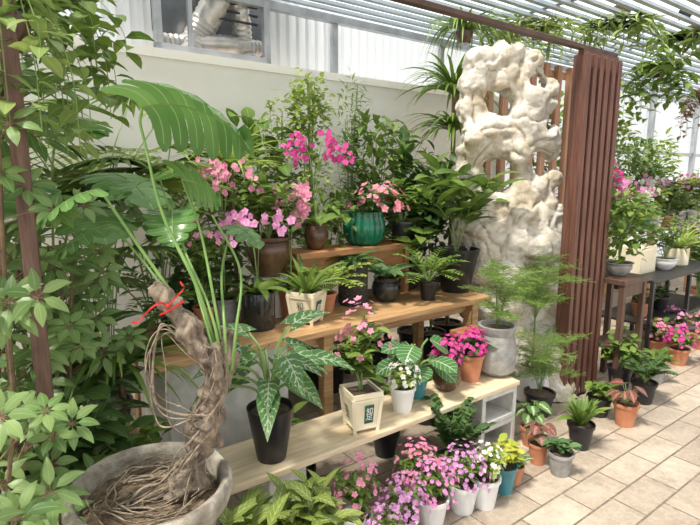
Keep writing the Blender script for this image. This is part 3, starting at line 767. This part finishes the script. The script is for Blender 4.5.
BG('potted_dracaena','dracaena with long drooping strap leaves',20,2.75,lambda b,f,z:(g_strap(b,z+1.5,40,.6,.035,1.,1.8),g_strap(b,z+.9,30,.55,.035,1.,1.8),trunk(b,z,1.5)),L_DARK,stem=STEMB)
BG('potted_dracaena','dracaena with thin arching leaves behind the tub',130,2.4,lambda b,f,z:(g_strap(b,z+.45,50,.5,.028,1.,1.9),trunk(b,z,.47)),L_MID,stem=STEMB)
BG('potted_dumb_cane','dumb cane with broad pale-blotched leaves',98,2.45,lambda b,f,z:g_bush(b,z,1.05,.25,7,9,.24,.11,dr=1.0,low=.3,up=(.2,1.1)),L_VAR)
BG('potted_rubber_plant','broad dark leaved foliage plant on the floor',85,2.1,lambda b,f,z:g_bush(b,z,.6,.26,9,10,.16,.085,dr=.7),L_DARK)
BG('potted_rubber_plant','bushy green foliage plant beside the masonry block',135,2.1,lambda b,f,z:g_bush(b,z,.45,.2,10,11,.09,.05,dr=.7),L_MID)
BG('potted_ficus','leafy weeping fig behind the orchids',226,3.2,lambda b,f,z:(g_cloud(b,V((0,0,1.45)),.30,.40,260,.10,.045,z0=z),g_cloud(b,V((.1,0,1.0)),.3,.3,200,.11,.05,z0=z)),L_PALE)
BG('potted_rubber_plant','tall plant with big oval leaves in front of the wall',262,3.38,lambda b,f,z:(g_cloud(b,V((0,0,1.6)),.3,.38,110,.19,.10,z0=z),g_cloud(b,V((0,0,1.15)),.3,.3,100,.19,.10,z0=z)),L_MID)
BG('potted_climber','climbing vine trained up a tall column',312,3.1,lambda b,f,z:(g_cloud(b,V((0,0,2.02)),.15,.22,460,.05,.035,z0=z),g_cloud(b,V((.02,0,1.6)),.11,.26,260,.05,.035,z0=z),trunk(b,z,1.95,.01)),L_LIGHT)
BG('potted_bamboo','slim bamboo with fine upright leaves',350,3.2,lambda b,f,z:(g_bush(b,z,2.15,.2,12,60,.10,.014,'lance',1.1,low=.5),g_cloud(b,V((0,0,2.0)),.13,.3,120,.09,.016,'lance',z0=z)),L_PALE)
BG('potted_climber','small-leaved vine on tall stakes',283,3.3,lambda b,f,z:(g_bush(b,z,2.3,.16,8,50,.06,.026,low=.5),g_cloud(b,V((0,0,1.75)),.17,.4,160,.07,.03,z0=z)),L_LIGHT)
BG('potted_rubber_plant','rubber plant with large glossy upright leaves',412,3.1,lambda b,f,z:g_bush(b,z,2.0,.28,8,13,.26,.13,dr=.5,low=.5,up=(.4,1.5)),L_DARK)
BG('potted_ficus','bushy green plant behind the ribbed pot',375,3.15,lambda b,f,z:(g_cloud(b,V((0,0,1.72)),.26,.3,240,.13,.055,z0=z),g_cloud(b,V((0,0,1.3)),.3,.3,220,.12,.05,z0=z)),L_MID)
BG('potted_yucca','dense strap-leaved plant beside the rock',446,3.1,lambda b,f,z:(g_strap(b,z+2.0,80,.55,.032,1.2,2.0),g_strap(b,z+1.7,70,.5,.032,.9,2.0),g_strap(b,z+1.35,50,.45,.03,.9,2.0),trunk(b,z,2.02,.02)),L_MID,stem=STEMB)
BG('potted_ficus','round-leaved shrub behind the table end',430,2.98,lambda b,f,z:(g_cloud(b,V((0,0,1.35)),.28,.4,300,.11,.07,z0=z),g_cloud(b,V((0,0,.8)),.3,.3,200,.11,.06,z0=z)),L_DARK)
BG('potted_dracaena','thin-leaved dracaena behind the orchids',240,3.0,lambda b,f,z:(g_strap(b,z+1.35,50,.5,.02,1.3,1.6),trunk(b,z,1.37)),L_LIGHT,stem=STEMB)
BG('potted_ficus','leafy shrub filling the space behind the riser',330,2.98,lambda b,f,z:g_cloud(b,V((0,0,1.22)),.32,.28,300,.10,.045,z0=z),L_MID)
BG('potted_ficus','leafy shrub behind the pine table',200,2.95,lambda b,f,z:g_cloud(b,V((0,0,.92)),.28,.33,260,.11,.055,z0=z),L_DARK)
BG('potted_calathea','low green leafy plant under the table',300,2.02,lambda b,f,z:g_bush(b,z,.34,.18,10,10,.10,.055),L_MID,.08,.14)
BG('potted_calathea','low green leafy plant in the shade of the table',385,2.05,lambda b,f,z:g_bush(b,z,.36,.18,10,10,.10,.055),L_MID,.08,.14)
BG('potted_fern','lush fern on the floor below the table',425,2.2,lambda b,f,z:g_fern(b,z,18,.4,.02,.07,1.6,1.4,14),L_MID,.09,.2)

# ================= TABLE PLANTS =================
T=.75
PP('potted_orchid','pink moth orchid in a glossy dark glazed pot',259,331,T,34,38,'cyl',M_GLZ,lambda b,f,z,m:g_orchid(b,f,z,76*m,5,12,9*m,20*m,[pi,pi*.85,pi*1.2,pi*.95,-.3],6,50*m,13*m,start=.48),L_MID,P_ORC)
PP('potted_bougainvillea','slender pink bougainvillea in a terracotta pot',205,331,T,22,24,'taper',M_TER,lambda b,f,z,m:(g_bush(b,z,100*m,28*m,7,12,18*m,9*m,low=.3),g_dome(f,z+66*m,34*m,26*m,20,7*m)),L_MID,P_PINK)
ws=un(272,2.62,T)
b=B(); b.lathe([(.078,0),(.092,.2),(.10,.21),(.10,.23),(.075,.235)],28)
single('metal_planter','pale grey metal planter standing on the pine table','planter',b,[M_WHT],loc=ws)
PP('potted_bonsai','bronze-brown bowl pot with an upright leafy plant',270,0,T+.235,46,40,'bowl',M_BRZ,lambda b,f,z,m:g_bush(b,z,80*m,42*m,9,12,24*m,10*m,'lance',.7),L_MID,None,n=2.62)
def lettering(root,txt,size,loc,rz,mat,plate=None):
    par=root
    if plate:
        b=B(); w,h=plate; M=Matrix.Translation(loc)@Matrix.Rotation(rz,4,'Z')@Matrix.Rotation(.16,4,'X')
        b.box(-w/2,w/2,-.002,.002,-h/2,h/2,M=M); par=part(root,'label_plate',b,[M_GLAB])
    cu=bpy.data.curves.new('t','FONT'); cu.body=txt; cu.size=size; cu.align_x='CENTER'; cu.align_y='CENTER'; cu.extrude=.0004; cu.space_line=.85
    o=bpy.data.objects.new('tt',cu); COL.objects.link(o)
    dg=bpy.context.evaluated_depsgraph_get(); me=bpy.data.meshes.new_from_object(o.evaluated_get(dg)); bpy.data.objects.remove(o)
    me.materials.clear(); me.materials.append(mat)
    off=V((math.sin(rz),-math.cos(rz),0))*.0035
    me.transform(Matrix.Translation(V(loc)+off)@Matrix.Rotation(rz,4,'Z')@Matrix.Rotation(pi/2+.16,4,'X'))
    k=bpy.data.objects.new('lettering',me); COL.objects.link(k); k.parent=par
def faceletter(root,r,h,ang,txt,size,mat,plate=None,side=0,zz=.47):
    rad=r*1.25*.84*math.cos(pi/4)+.003
    d=V((math.cos(ang),math.sin(ang),0)); sd=V((-d.y,d.x,0))
    lettering(root,txt,size,d*rad+sd*side+V((0,0,h*zz)),ang+pi/2,mat,plate)
A1=-pi/2-.40
r,rr_,hh,m=PP('potted_narcissus','cream framed square box with dark characters and green plaque',307,325,T,34,33,'square',M_CRM,lambda b,f,z,m:g_strap(b,z,18,52*m,6*m,1.6,1.2),L_MID,prot=pi/4+A1+pi/2)
faceletter(r,rr_,hh,A1,'和\n元',hh*.26,M_INK)
faceletter(r,rr_,hh,A1+pi/2,'和',hh*.28,M_LWHT,(rr_*.55,hh*.48))
PP('potted_succulent','tall dark textured pot with strap foliage',353,306,T,30,46,'cyl',M_DTAN,lambda b,f,z,m:g_strap(b,z,22,42*m,6*m,.9,1.3),L_DARK)
PP('potted_succulent','glossy dark round pot with broad leaves',386,303,T,30,25,'belly',M_GLZ,lambda b,f,z,m:g_strap(b,z,14,34*m,14*m,.8,1.0),L_BLUE)
PP('potted_fern','small dark pot with a fine fern',428,301,T,20,19,'taper',M_BLK,lambda b,f,z,m:g_fern(b,z,16,46*m,4*m,12*m,1.8,1.4,12),L_MID)
PP('potted_ficus','black conical pot with a leafy ficus shrub',455,294,T,46,44,'cone',M_BLK,lambda b,f,z,m:g_bush(b,z,116*m,50*m,8,9,38*m,14*m,low=.35,up=(.2,1.2)),L_MID)
PP('potted_fern','lacy fern in a terracotta pot on the table',325,300,T,24,20,'taper',M_TER,lambda b,f,z,m:g_fern(b,z,18,54*m,4*m,12*m,1.6,1.3,12),L_LIGHT,n=2.5)
PP('potted_begonia','leafy plant in a dark glazed pot',405,280,T,36,26,'belly',M_GLZ,lambda b,f,z,m:g_bush(b,z,54*m,30*m,11,10,20*m,11*m),L_MID,n=2.72)
PP('potted_orchid','pale pink orchid in a grey pot',226,0,T,26,26,'vase',M_GRY,lambda b,f,z,m:g_orchid(b,f,z,128*m,5,11,8*m,18*m,None,6,46*m,12*m,start=.5),L_MID,P_PINK,n=2.62)
PP('potted_fern','fern in a small black pot at the table end',172,0,T,24,22,'taper',M_BLK,lambda b,f,z,m:g_fern(b,z,18,66*m,4*m,14*m,1.5,1.5,14),L_MID,n=2.66)
Z2=1.10
PP('potted_kalanchoe','green ribbed glazed pot with coral pink blooms',364,0,Z2,42,33,'ribbed',M_PGRN,lambda b,f,z,m:(g_bush(b,z,26*m,24*m,10,6,18*m,9*m),g_dome(f,z+6*m,28*m,28*m,58,7.5*m,zmin=.0,cx=14*m)),L_DARK,P_COR,n=2.72)
PP('potted_orchid','magenta moth orchid in a brown glazed pot',316,0,Z2,24,26,'belly',M_BRZ,lambda b,f,z,m:g_orchid(b,f,z,86*m,5,12,7*m,19*m,[pi,0,pi*.9,.3,.1],6,44*m,13*m,start=.52),L_MID,P_MAG,n=2.72)
PP('potted_hoya','bushy bright plant on the riser shelf',402,0,Z2,26,20,'taper',M_BLK,lambda b,f,z,m:g_bush(b,z,54*m,34*m,11,13,18*m,8*m),L_MID,n=2.72)
PP('potted_orchid','pink orchid beside the bronze pot',292,0,T,26,30,'taper',M_TER,lambda b,f,z,m:g_orchid(b,f,z,98*m,4,10,8*m,11*m,[0,pi,.5],5,36*m,12*m,start=.6),L_MID,P_PINK,n=2.5)

# ================= BENCH PLANTS =================
Bz=.40
PP('potted_alocasia','black tapered pot with pale mottled arrow-shaped leaves',272,466,Bz,48,56,'cone',M_BLK,lambda b,f,z,m:g_arrow(b,z,20,84*m,42*m,46*m,25*m,'arrow',1.5*m),L_SIL)
A2=-pi/2+.42
r,rr_,hh,m=PP('potted_azalea','cream framed square box with green plaques and pink azalea',361,433,Bz,38,42,'square',M_CRM,lambda b,f,z,m:(g_bush(b,z,90*m,30*m,9,14,18*m,9*m,low=.3),g_dome(f,z+50*m,48*m,28*m,38,8.5*m,zmin=-.2)),L_MID,P_PINK,prot=pi/4+A2+pi/2)
faceletter(r,rr_,hh,A2,'知\n足',hh*.19,M_LWHT,(rr_*.5,hh*.48),side=rr_*.1)
faceletter(r,rr_,hh,A2-pi/2,'知\n足',hh*.22,M_INK)
PP('potted_kalanchoe','small white pot with creamy white blooms',402,414,Bz,27,26,'taper',M_WHT,lambda b,f,z,m:(g_bush(b,z,20*m,16*m,9,6,12*m,6*m),g_dome(f,z+6*m,24*m,18*m,62,5.5*m)),L_LIGHT,P_WHT)
PP('potted_calathea','teal pot with round silver-striped calathea leaves',417,0,Bz,22,24,'taper',M_TEAL,lambda b,f,z,m:g_arrow(b,z,10,36*m,15*m,26*m,24*m,'round',1.*m),L_STR,n=1.86)
PP('potted_kalanchoe','dark glazed pot with magenta blooms',446,393,Bz,29,26,'belly',M_BRZ,lambda b,f,z,m:(g_bush(b,z,18*m,16*m,9,6,16*m,9*m),g_dome(f,z+4*m,28*m,17*m,85,5.8*m,zmin=.1)),L_DARK,P_MAG)
PP('potted_kalanchoe','terracotta pot with magenta blooms',470,383,Bz,26,28,'taper',M_TER,lambda b,f,z,m:(g_bush(b,z,18*m,16*m,9,6,16*m,9*m),g_dome(f,z+4*m,27*m,18*m,85,5.8*m,zmin=.1)),L_DARK,P_MAG)
PP('potted_asparagus_fern','tall grey concrete pot with feathery foliage',495,0,Bz,40,50,'vase',M_GRY,lambda b,f,z,m:g_feather(b,z,68*m,44*m,18,lean=V((.02,0,0))),L_FEA,n=1.83)
PP('potted_asparagus_fern','white pot with feathery asparagus foliage by the rock',530,0,0,34,40,'vase',M_WHT,lambda b,f,z,m:(b.tube([V((0,0,z)),V((0,0,z+62*m))],.006,5,1),g_feather(b,z+50*m,62*m,44*m,26)),L_FEA,n=1.98)
PP('potted_asparagus_fern','black pot with airy feathery foliage',538,418,0,30,24,'taper',M_BLK,lambda b,f,z,m:g_feather(b,z,74*m,40*m,20),L_FEA)

# ================= FLOOR PLANTS =================
PP('potted_croton','yellow-veined croton on the floor before the bench',256,0,0,46,46,'taper',M_BLK,lambda b,f,z,m:g_bush(b,z,140*m,44*m,14,12,38*m,15*m,up=(.2,1.2),low=.4),L_CROT,n=1.36)
PP('potted_croton','pale-veined bushy croton on the floor',308,0,0,44,44,'taper',M_TER,lambda b,f,z,m:g_bush(b,z,112*m,36*m,13,11,32*m,12*m,up=(.2,1.2),low=.4),L_CROT,n=1.40)
PP('potted_carnation','small white pot of rosy pink flowers',357,0,0,30,34,'taper',M_WHT,lambda b,f,z,m:(g_bush(b,z,66*m,22*m,11,12,14*m,5*m),g_dome(f,z+24*m,48*m,22*m,58,6.5*m,zmin=-.2)),L_MID,P_PINK,n=1.56)
for i,(u,n_,lab,fm,pm) in enumerate([(402,1.46,'pot of lilac-pink carnations on the paving',P_LIL,M_WHT),(432,1.47,'white pot packed with pink carnations',P_ORC,M_WHT),(462,1.46,'white pot with lilac carnations and buds',P_LIL,M_WHT),(418,1.60,'small pot of deep rosy carnations',P_PINK,M_TER),(385,1.38,'leafy pot of lilac carnations',P_LIL,M_BLK)]):
    PP('potted_carnation',lab,u,0,0,32,30,'taper',pm,lambda b,f,z,m:(g_bush(b,z,36*m,25*m,13,12,12*m,3.5*m,'lance'),g_dome(f,z+6*m,37*m,27*m,135,5*m,k=6)),L_MID,fm,n=n_)
PP('potted_daisy','white pot with small white blooms and bright leaves',484,0,0,30,32,'taper',M_WHT,lambda b,f,z,m:(g_bush(b,z,34*m,20*m,10,9,13*m,6*m),g_dome(f,z+12*m,26*m,20*m,52,5.5*m)),L_LIGHT,P_WHT,n=1.42)
PP('potted_coleus','teal pot with yellow-green variegated foliage',503,0,0,26,28,'taper',M_TEAL,lambda b,f,z,m:g_bush(b,z,30*m,17*m,10,9,14*m,8*m),L_YEL,n=1.44)
PP('potted_zamioculcas','glossy dark green plant in front of the cube blocks',452,0,0,34,30,'taper',M_BLK,lambda b,f,z,m:g_fern(b,z,12,64*m,9*m,14*m,3.2,.8,12,lsh='ov'),L_DARK,n=1.62)
PP('potted_caladium','terracotta pot with red and green caladium leaves',537,466,0,20,22,'taper',M_TER,lambda b,f,z,m:g_monst(b,z,9,20*m,15*m,12*m,0,11*m),L_RED)
PP('potted_fittonia','small terracotta pot with pale speckled leaves',513,486,0,20,20,'taper',M_TER,lambda b,f,z,m:g_bush(b,z,14*m,12*m,9,6,11*m,7*m),L_VAR)
PP('potted_syngonium','terracotta pot with pink-tinged leaves',530,448,0,22,20,'taper',M_TER,lambda b,f,z,m:g_monst(b,z,9,26*m,16*m,12*m,0,12*m),L_VAR)
PP('potted_succulent','grey pot with a small leafy plant',559,478,0,25,24,'taper',M_GRY,lambda b,f,z,m:g_bush(b,z,16*m,14*m,9,6,12*m,7*m),L_BLUE)
PP('potted_nest_fern','black pot with upright bright nest fern',579,451,0,26,26,'taper',M_BLK,lambda b,f,z,m:g_strap(b,z,26,36*m,8*m,2.4,1.2),L_MID)
PP('potted_syngonium','terracotta pot with silvery green leaves',624,428,0,24,24,'taper',M_TER,lambda b,f,z,m:g_monst(b,z,10,22*m,15*m,11*m,0,13*m),L_RED)
PP('potted_zamioculcas','low trailing plant in a dark pot by the screen',598,418,0,24,20,'taper',M_BLK,lambda b,f,z,m:g_bush(b,z,18*m,18*m,10,8,13*m,6*m),L_MID)
PP('potted_fern','dark pot with lush fern below the stand',642,405,0,24,22,'taper',M_BLK,lambda b,f,z,m:g_fern(b,z,18,34*m,4*m,9*m,2.2,1.4,12),L_DARK)
PP('potted_ficus','small leafy shrub in a black pot',618,392,0,24,24,'taper',M_BLK,lambda b,f,z,m:g_bush(b,z,46*m,20*m,9,12,14*m,7*m),L_MID)
PP('potted_fern','grey pot with soft green fern',655,384,0,18,18,'taper',M_GRY,lambda b,f,z,m:g_fern(b,z,16,20*m,3*m,7*m,2.4,1.4,12),L_MID)
for (u,v,fm,lab) in [(653,357,P_PINK,'terracotta pot of pink azaleas'),(677,366,P_MAG,'terracotta pot of rosy azaleas'),(699,350,P_PINK,'terracotta pot of pale pink azaleas'),(672,345,P_ORC,'pot of pink azaleas'),(712,366,P_MAG,'pot of rosy azaleas')]:
    PP('potted_azalea',lab+' on the paving',u,v,0,20,17,'taper',M_TER,lambda b,f,z,m:(g_bush(b,z,22*m,17*m,10,9,10*m,5*m),g_dome(f,z+6*m,18*m,15*m,75,4.2*m)),L_MID,fm)

# ================= WALKWAY FURNITURE =================
sp=onz(628,386,0); ss=sp.dot(E); sn=sp.dot(NN)
t=thing('plant_stand','dark brown wooden plant stand beside the slat screen','plant stand',W(ss-.02,sn+.14),YAW)
b=B(); b.box(-.18,.18,-.15,.15,.79,.83); part(t,'stand_top',b,[M_DWOOD],bevel=.004)
for x in(-.17,.13):
    for y in(-.14,.10):
        b=B(); b.box(x,x+.04,y,y+.04,0,.79); part(t,'leg',b,[M_DWOOD],bevel=.003)
b=B(); b.box(-.15,.15,-.13,-.11,.70,.79); part(t,'apron',b,[M_DWOOD])
b=B(); b.box(-.15,.15,-.12,.12,.3,.32); part(t,'lower_shelf',b,[M_DWOOD])
p=W(ss-.02,sn+.14,.83)
root=thing('potted_ivy','grey pot with dense trailing green ivy','potted plant',p); mkpot(root,'bowl',.1,.1,M_GRY)
b=B(); g_cloud(b,V((0,0,.38)),.22,.30,400,.07,.05,z0=.09); part(root,'foliage',b,[L_MID,STEM],smooth=60)
t=thing('metal_table','black metal framed table with open lower shelf','table',W(4.55,1.9),YAW)
b=B(); b.box(0,1.5,0,.5,.66,.69); part(t,'tabletop',b,[M_BLKM],bevel=.003)
for x in(0,.74,1.47):
    for y in(0,.47):
        b=B(); b.box(x,x+.03,y,y+.03,0,.66); part(t,'leg',b,[M_BLKM])
b=B(); b.box(0,1.5,.0,.5,.28,.30); part(t,'lower_shelf',b,[M_BLKM])
def onW(name,lab,s,n,z,r,h,st,mat,gen,lm,fm=None,group=None,stem=STEM,stuff=False):
    root=thing(name,lab,'potted plant',W(s,n,z),0,group); mkpot(root,st,r,h,mat)
    b=B(); f=B(); gen(b,f,h*.9); fit(b,W(s,n,z),3.7); part(root,'foliage',b,[lm,stem],smooth=60)
    blooms(root,f,fm,True)
    return root
b=B(); b.box(0,.30,0,.28,0,.24); b.box(.02,.28,-.005,.0,.02,.22); single('wooden_crate','cream painted crate on the black metal table','crate',b,[M_CRM],loc=W(4.72,2.10,.69),rz=YAW,bevel=.004)
onW('potted_begonia','white pot with bright bushy leaves on the crate',4.88,2.24,.93,.09,.13,'cyl',M_WHT,lambda b,f,z:g_bush(b,z,.36,.2,14,14,.08,.045),L_LIGHT)
onW('potted_bonsai','white bonsai pot with airy branches',5.2,2.1,.69,.11,.11,'bowl',M_WHT,lambda b,f,z:g_bush(b,z,.55,.24,12,20,.07,.035),L_MID)
onW('potted_dracaena','cream pot with pale striped leaves',5.6,2.15,.69,.10,.17,'cyl',M_CRM,lambda b,f,z:g_strap(b,z,40,.45,.03,1.3,1.3),L_LIGHT)
onW('potted_begonia','terracotta pot with leafy plant on the lower shelf',4.8,2.1,.30,.08,.13,'taper',M_TER,lambda b,f,z:g_bush(b,z,.14,.14,9,9,.06,.03),L_MID)
onW('potted_begonia','black pot with leafy plant on the lower shelf',5.2,2.1,.30,.08,.13,'taper',M_BLK,lambda b,f,z:g_bush(b,z,.14,.14,9,9,.06,.03),L_DARK)
t=thing('display_table','long timber display table crowded with orchids','table',W(5.3,2.75),YAW)
b=B(); b.box(0,3.6,0,.65,.90,.94); part(t,'tabletop',b,[M_PLY],bevel=.004)
for x in(.05,1.2,2.4,3.5):
    for y in(.03,.56):
        b=B(); b.box(x,x+.06,y,y+.06,0,.90); part(t,'leg',b,[M_PINE])
cols=[P_MAG,P_PINK,P_ORC,P_WHT]
srcs=[]
for i,fm in enumerate(cols):
    nmx=('magenta','pink','lilac-pink','white')[i]
    srcs.append(onW('potted_orchid',nmx+' moth orchid in a small pot on the far table',5.5+i*.3,2.85,.94,.075,.13,'taper',[M_WHT,M_TER,M_GRY,M_TEAL][i],lambda b,f,z:(g_orchid(b,f,z,.40+rv(-.08,.1),4,8,.05,.14,None,12,.24,.05,start=.4),g_bush(b,z,.26,.14,8,8,.08,.04)),L_MID,fm,'plants on the far display table'))
for i,(lm,H) in enumerate([(L_LIGHT,.45),(L_MID,.6),(L_PALE,.35)]):
    srcs.append(onW('potted_begonia','bushy green foliage plant on the far display table',6.7+i*.3,2.85,.94,.08,.13,'taper',[M_WHT,M_TER,M_GRY][i],lambda b,f,z:g_bush(b,z,H,.2,13,14,.09,.045),lm,None,'plants on the far display table'))
for i in range(10):
    for j in range(3):
        if i<7 and j==0: continue
        s=srcs[R.choice([0,0,1,2,3,0,4,5,5,6,6])]
        copytree(s,W(5.5+i*.34+rv(-.05,.05),2.85+j*.2,.94),rv(-.6,.6),scale=rv(.8,1.35))
for i in range(8):
    s0=4.95+i*.45
    H=1.8+rv(-.15,.5); lmx=[L_MID,L_LIGHT,L_PALE][i%3]
    onW('potted_ficus','leafy green shrub behind the orchid table',s0,3.52,0,.09,.2,'taper',M_BLK,lambda b,f,z:(g_cloud(b,V((0,0,H)),.26,.4,260,.12,.06,z0=z),g_cloud(b,V((0,0,H-.5)),.24,.3,160,.10,.05,z0=z)),lmx)
for i,(s,n_,H) in enumerate([(6.4,2.2,.9),(6.9,2.4,1.1),(7.4,2.1,.9),(6.1,2.5,.7),(8.,2.4,1.2),(4.75,2.75,1.0),(5.0,2.98,1.3)]):
    onW('potted_schefflera','bright leafy plant standing on the paving',s,n_,0,.12,.24,'taper',M_TER if i%2 else M_GRY,lambda b,f,z:g_bush(b,z,H,.26,14,18,.11,.05,low=.3),[L_MID,L_LIGHT][i%2])

# ================= HANGING PLANTS =================
def hang(name,lab,u,v,n,gen,lm,pr=.08):
    p=atn(u,v,n); root=thing(name,lab,'hanging plant',p)
    b=B(); b.lathe([(pr*.6,0),(pr*.9,.05),(pr,.1),(pr*.92,.1),(pr*.8,.08)],20); part(root,'basket',b,[M_BRZ])
    b=B(); top=2.93-p.z
    for k in range(3):
        a=2.1*k; b.tube([V((math.cos(a)*pr,math.sin(a)*pr,.1)),V((0,0,min(.45,top*.8))),V((0,0,top))],.002,4,0)
    part(root,'cord',b,[M_CORD])
    b=B(); gen(b,None,.09); fit(b,p)
    for q in b.v:
        if q.z>top-.03: q.z=top-.03
    part(root,'foliage',b,[lm,STEM],smooth=60)
def g_hang(b,z,n,D,Rr,nl,L,Wd,sh='ov'):
    for i in range(n):
        a=2.4*i+rv(-.2,.2); r=Rr*rv(.4,1); c,s=math.cos(a),math.sin(a); d=D*rv(.3,1)
        pts=catm([V((0,0,z)),V((c*r*.6,s*r*.6,z+.06)),V((c*r,s*r,z-d*.4)),V((c*r*1.05,s*r*1.05,z-d))],6)
        b.tube(pts,.0018,4,1,cap=False)
        for j in range(nl):
            p=pin(pts,.15+.85*(j+rv(0,1))/nl); aa=2.4*j
            b.leaf(p,V((math.cos(aa),math.sin(aa),rv(-.5,.4))),L*rv(.7,1.1),Wd,.9,.2,sh,4)
hang('hanging_vine','hanging basket with slender drooping leaves',622,18,2.5,lambda b,f,z:g_hang(b,z,26,.55,.38,13,.20,.035,'lance'),L_PALE)
hang('hanging_vine','hanging basket with trailing leafy vines',656,78,2.9,lambda b,f,z:g_hang(b,z,24,.6,.36,12,.18,.07),L_MID)
hang('hanging_vine','hanging basket with reddish trailing leaves',704,104,2.6,lambda b,f,z:g_hang(b,z,18,.6,.28,12,.10,.05),L_RED)
hang('hanging_vine','hanging basket with broad drooping leaves near the spotlight',690,38,2.3,lambda b,f,z:g_hang(b,z,18,.4,.34,10,.18,.06),L_MID)
hang('hanging_vine','hanging basket of bright narrow leaves above the rock',528,30,3.1,lambda b,f,z:g_hang(b,z,36,.4,.46,14,.2,.026,'lance'),L_LIGHT)
hang('hanging_vine','hanging spider plant near the roof',464,44,3.3,lambda b,f,z:g_strap(b,z,90,.6,.024,1.1,2.6),L_MID)
hang('hanging_vine','hanging vine near the cream wall',30,28,2.4,lambda b,f,z:g_hang(b,z,22,.45,.34,12,.11,.06),L_MID)
hang('hanging_vine','hanging leafy basket above the umbrella plants',4,50,1.9,lambda b,f,z:g_hang(b,z,20,.4,.28,12,.09,.045),L_PALE)
p=atn(680,10,2.2)
root=thing('spotlight','small black track spotlight under the roof slats','light',p)
b=B(); b.tube([V((0,0,0)),V((.08,-.05,-.05))],[.03,.035],14); part(root,'lamp_head',b,[M_BLKM])
b=B(); b.tube([V((0,0,0)),V((0,0,2.93-p.z))],.006,6); part(root,'rod',b,[M_BLKM])

# ================= LIGHT / WORLD =================
w=bpy.data.worlds.new('World'); sc.world=w; w.use_nodes=True; nt=w.node_tree; nt.nodes.clear()
bg=nd(nt,'ShaderNodeBackground',{'Color':(.97,.98,1,1),'Strength':1.8}); o=nt.nodes.new('ShaderNodeOutputWorld'); nt.links.new(bg.outputs[0],o.inputs[0])
sd=bpy.data.lights.new('sun','SUN'); sd.energy=8.; sd.angle=math.radians(8); sd.color=(1,.94,.84)
so=bpy.data.objects.new('sun',sd); COL.objects.link(so); so.rotation_euler=V((.35,.36,-1)).to_track_quat('-Z','Y').to_euler()
cd=bpy.data.cameras.new('camera'); cd.sensor_width=36; cd.lens=36*F/700; cd.clip_start=.05
co=bpy.data.objects.new('camera',cd); COL.objects.link(co); co.location=CAM; co.rotation_euler=(pi/2-TH,0,0)
sc.camera=co
try:
    sc.view_settings.view_transform='Standard'
except Exception: pass
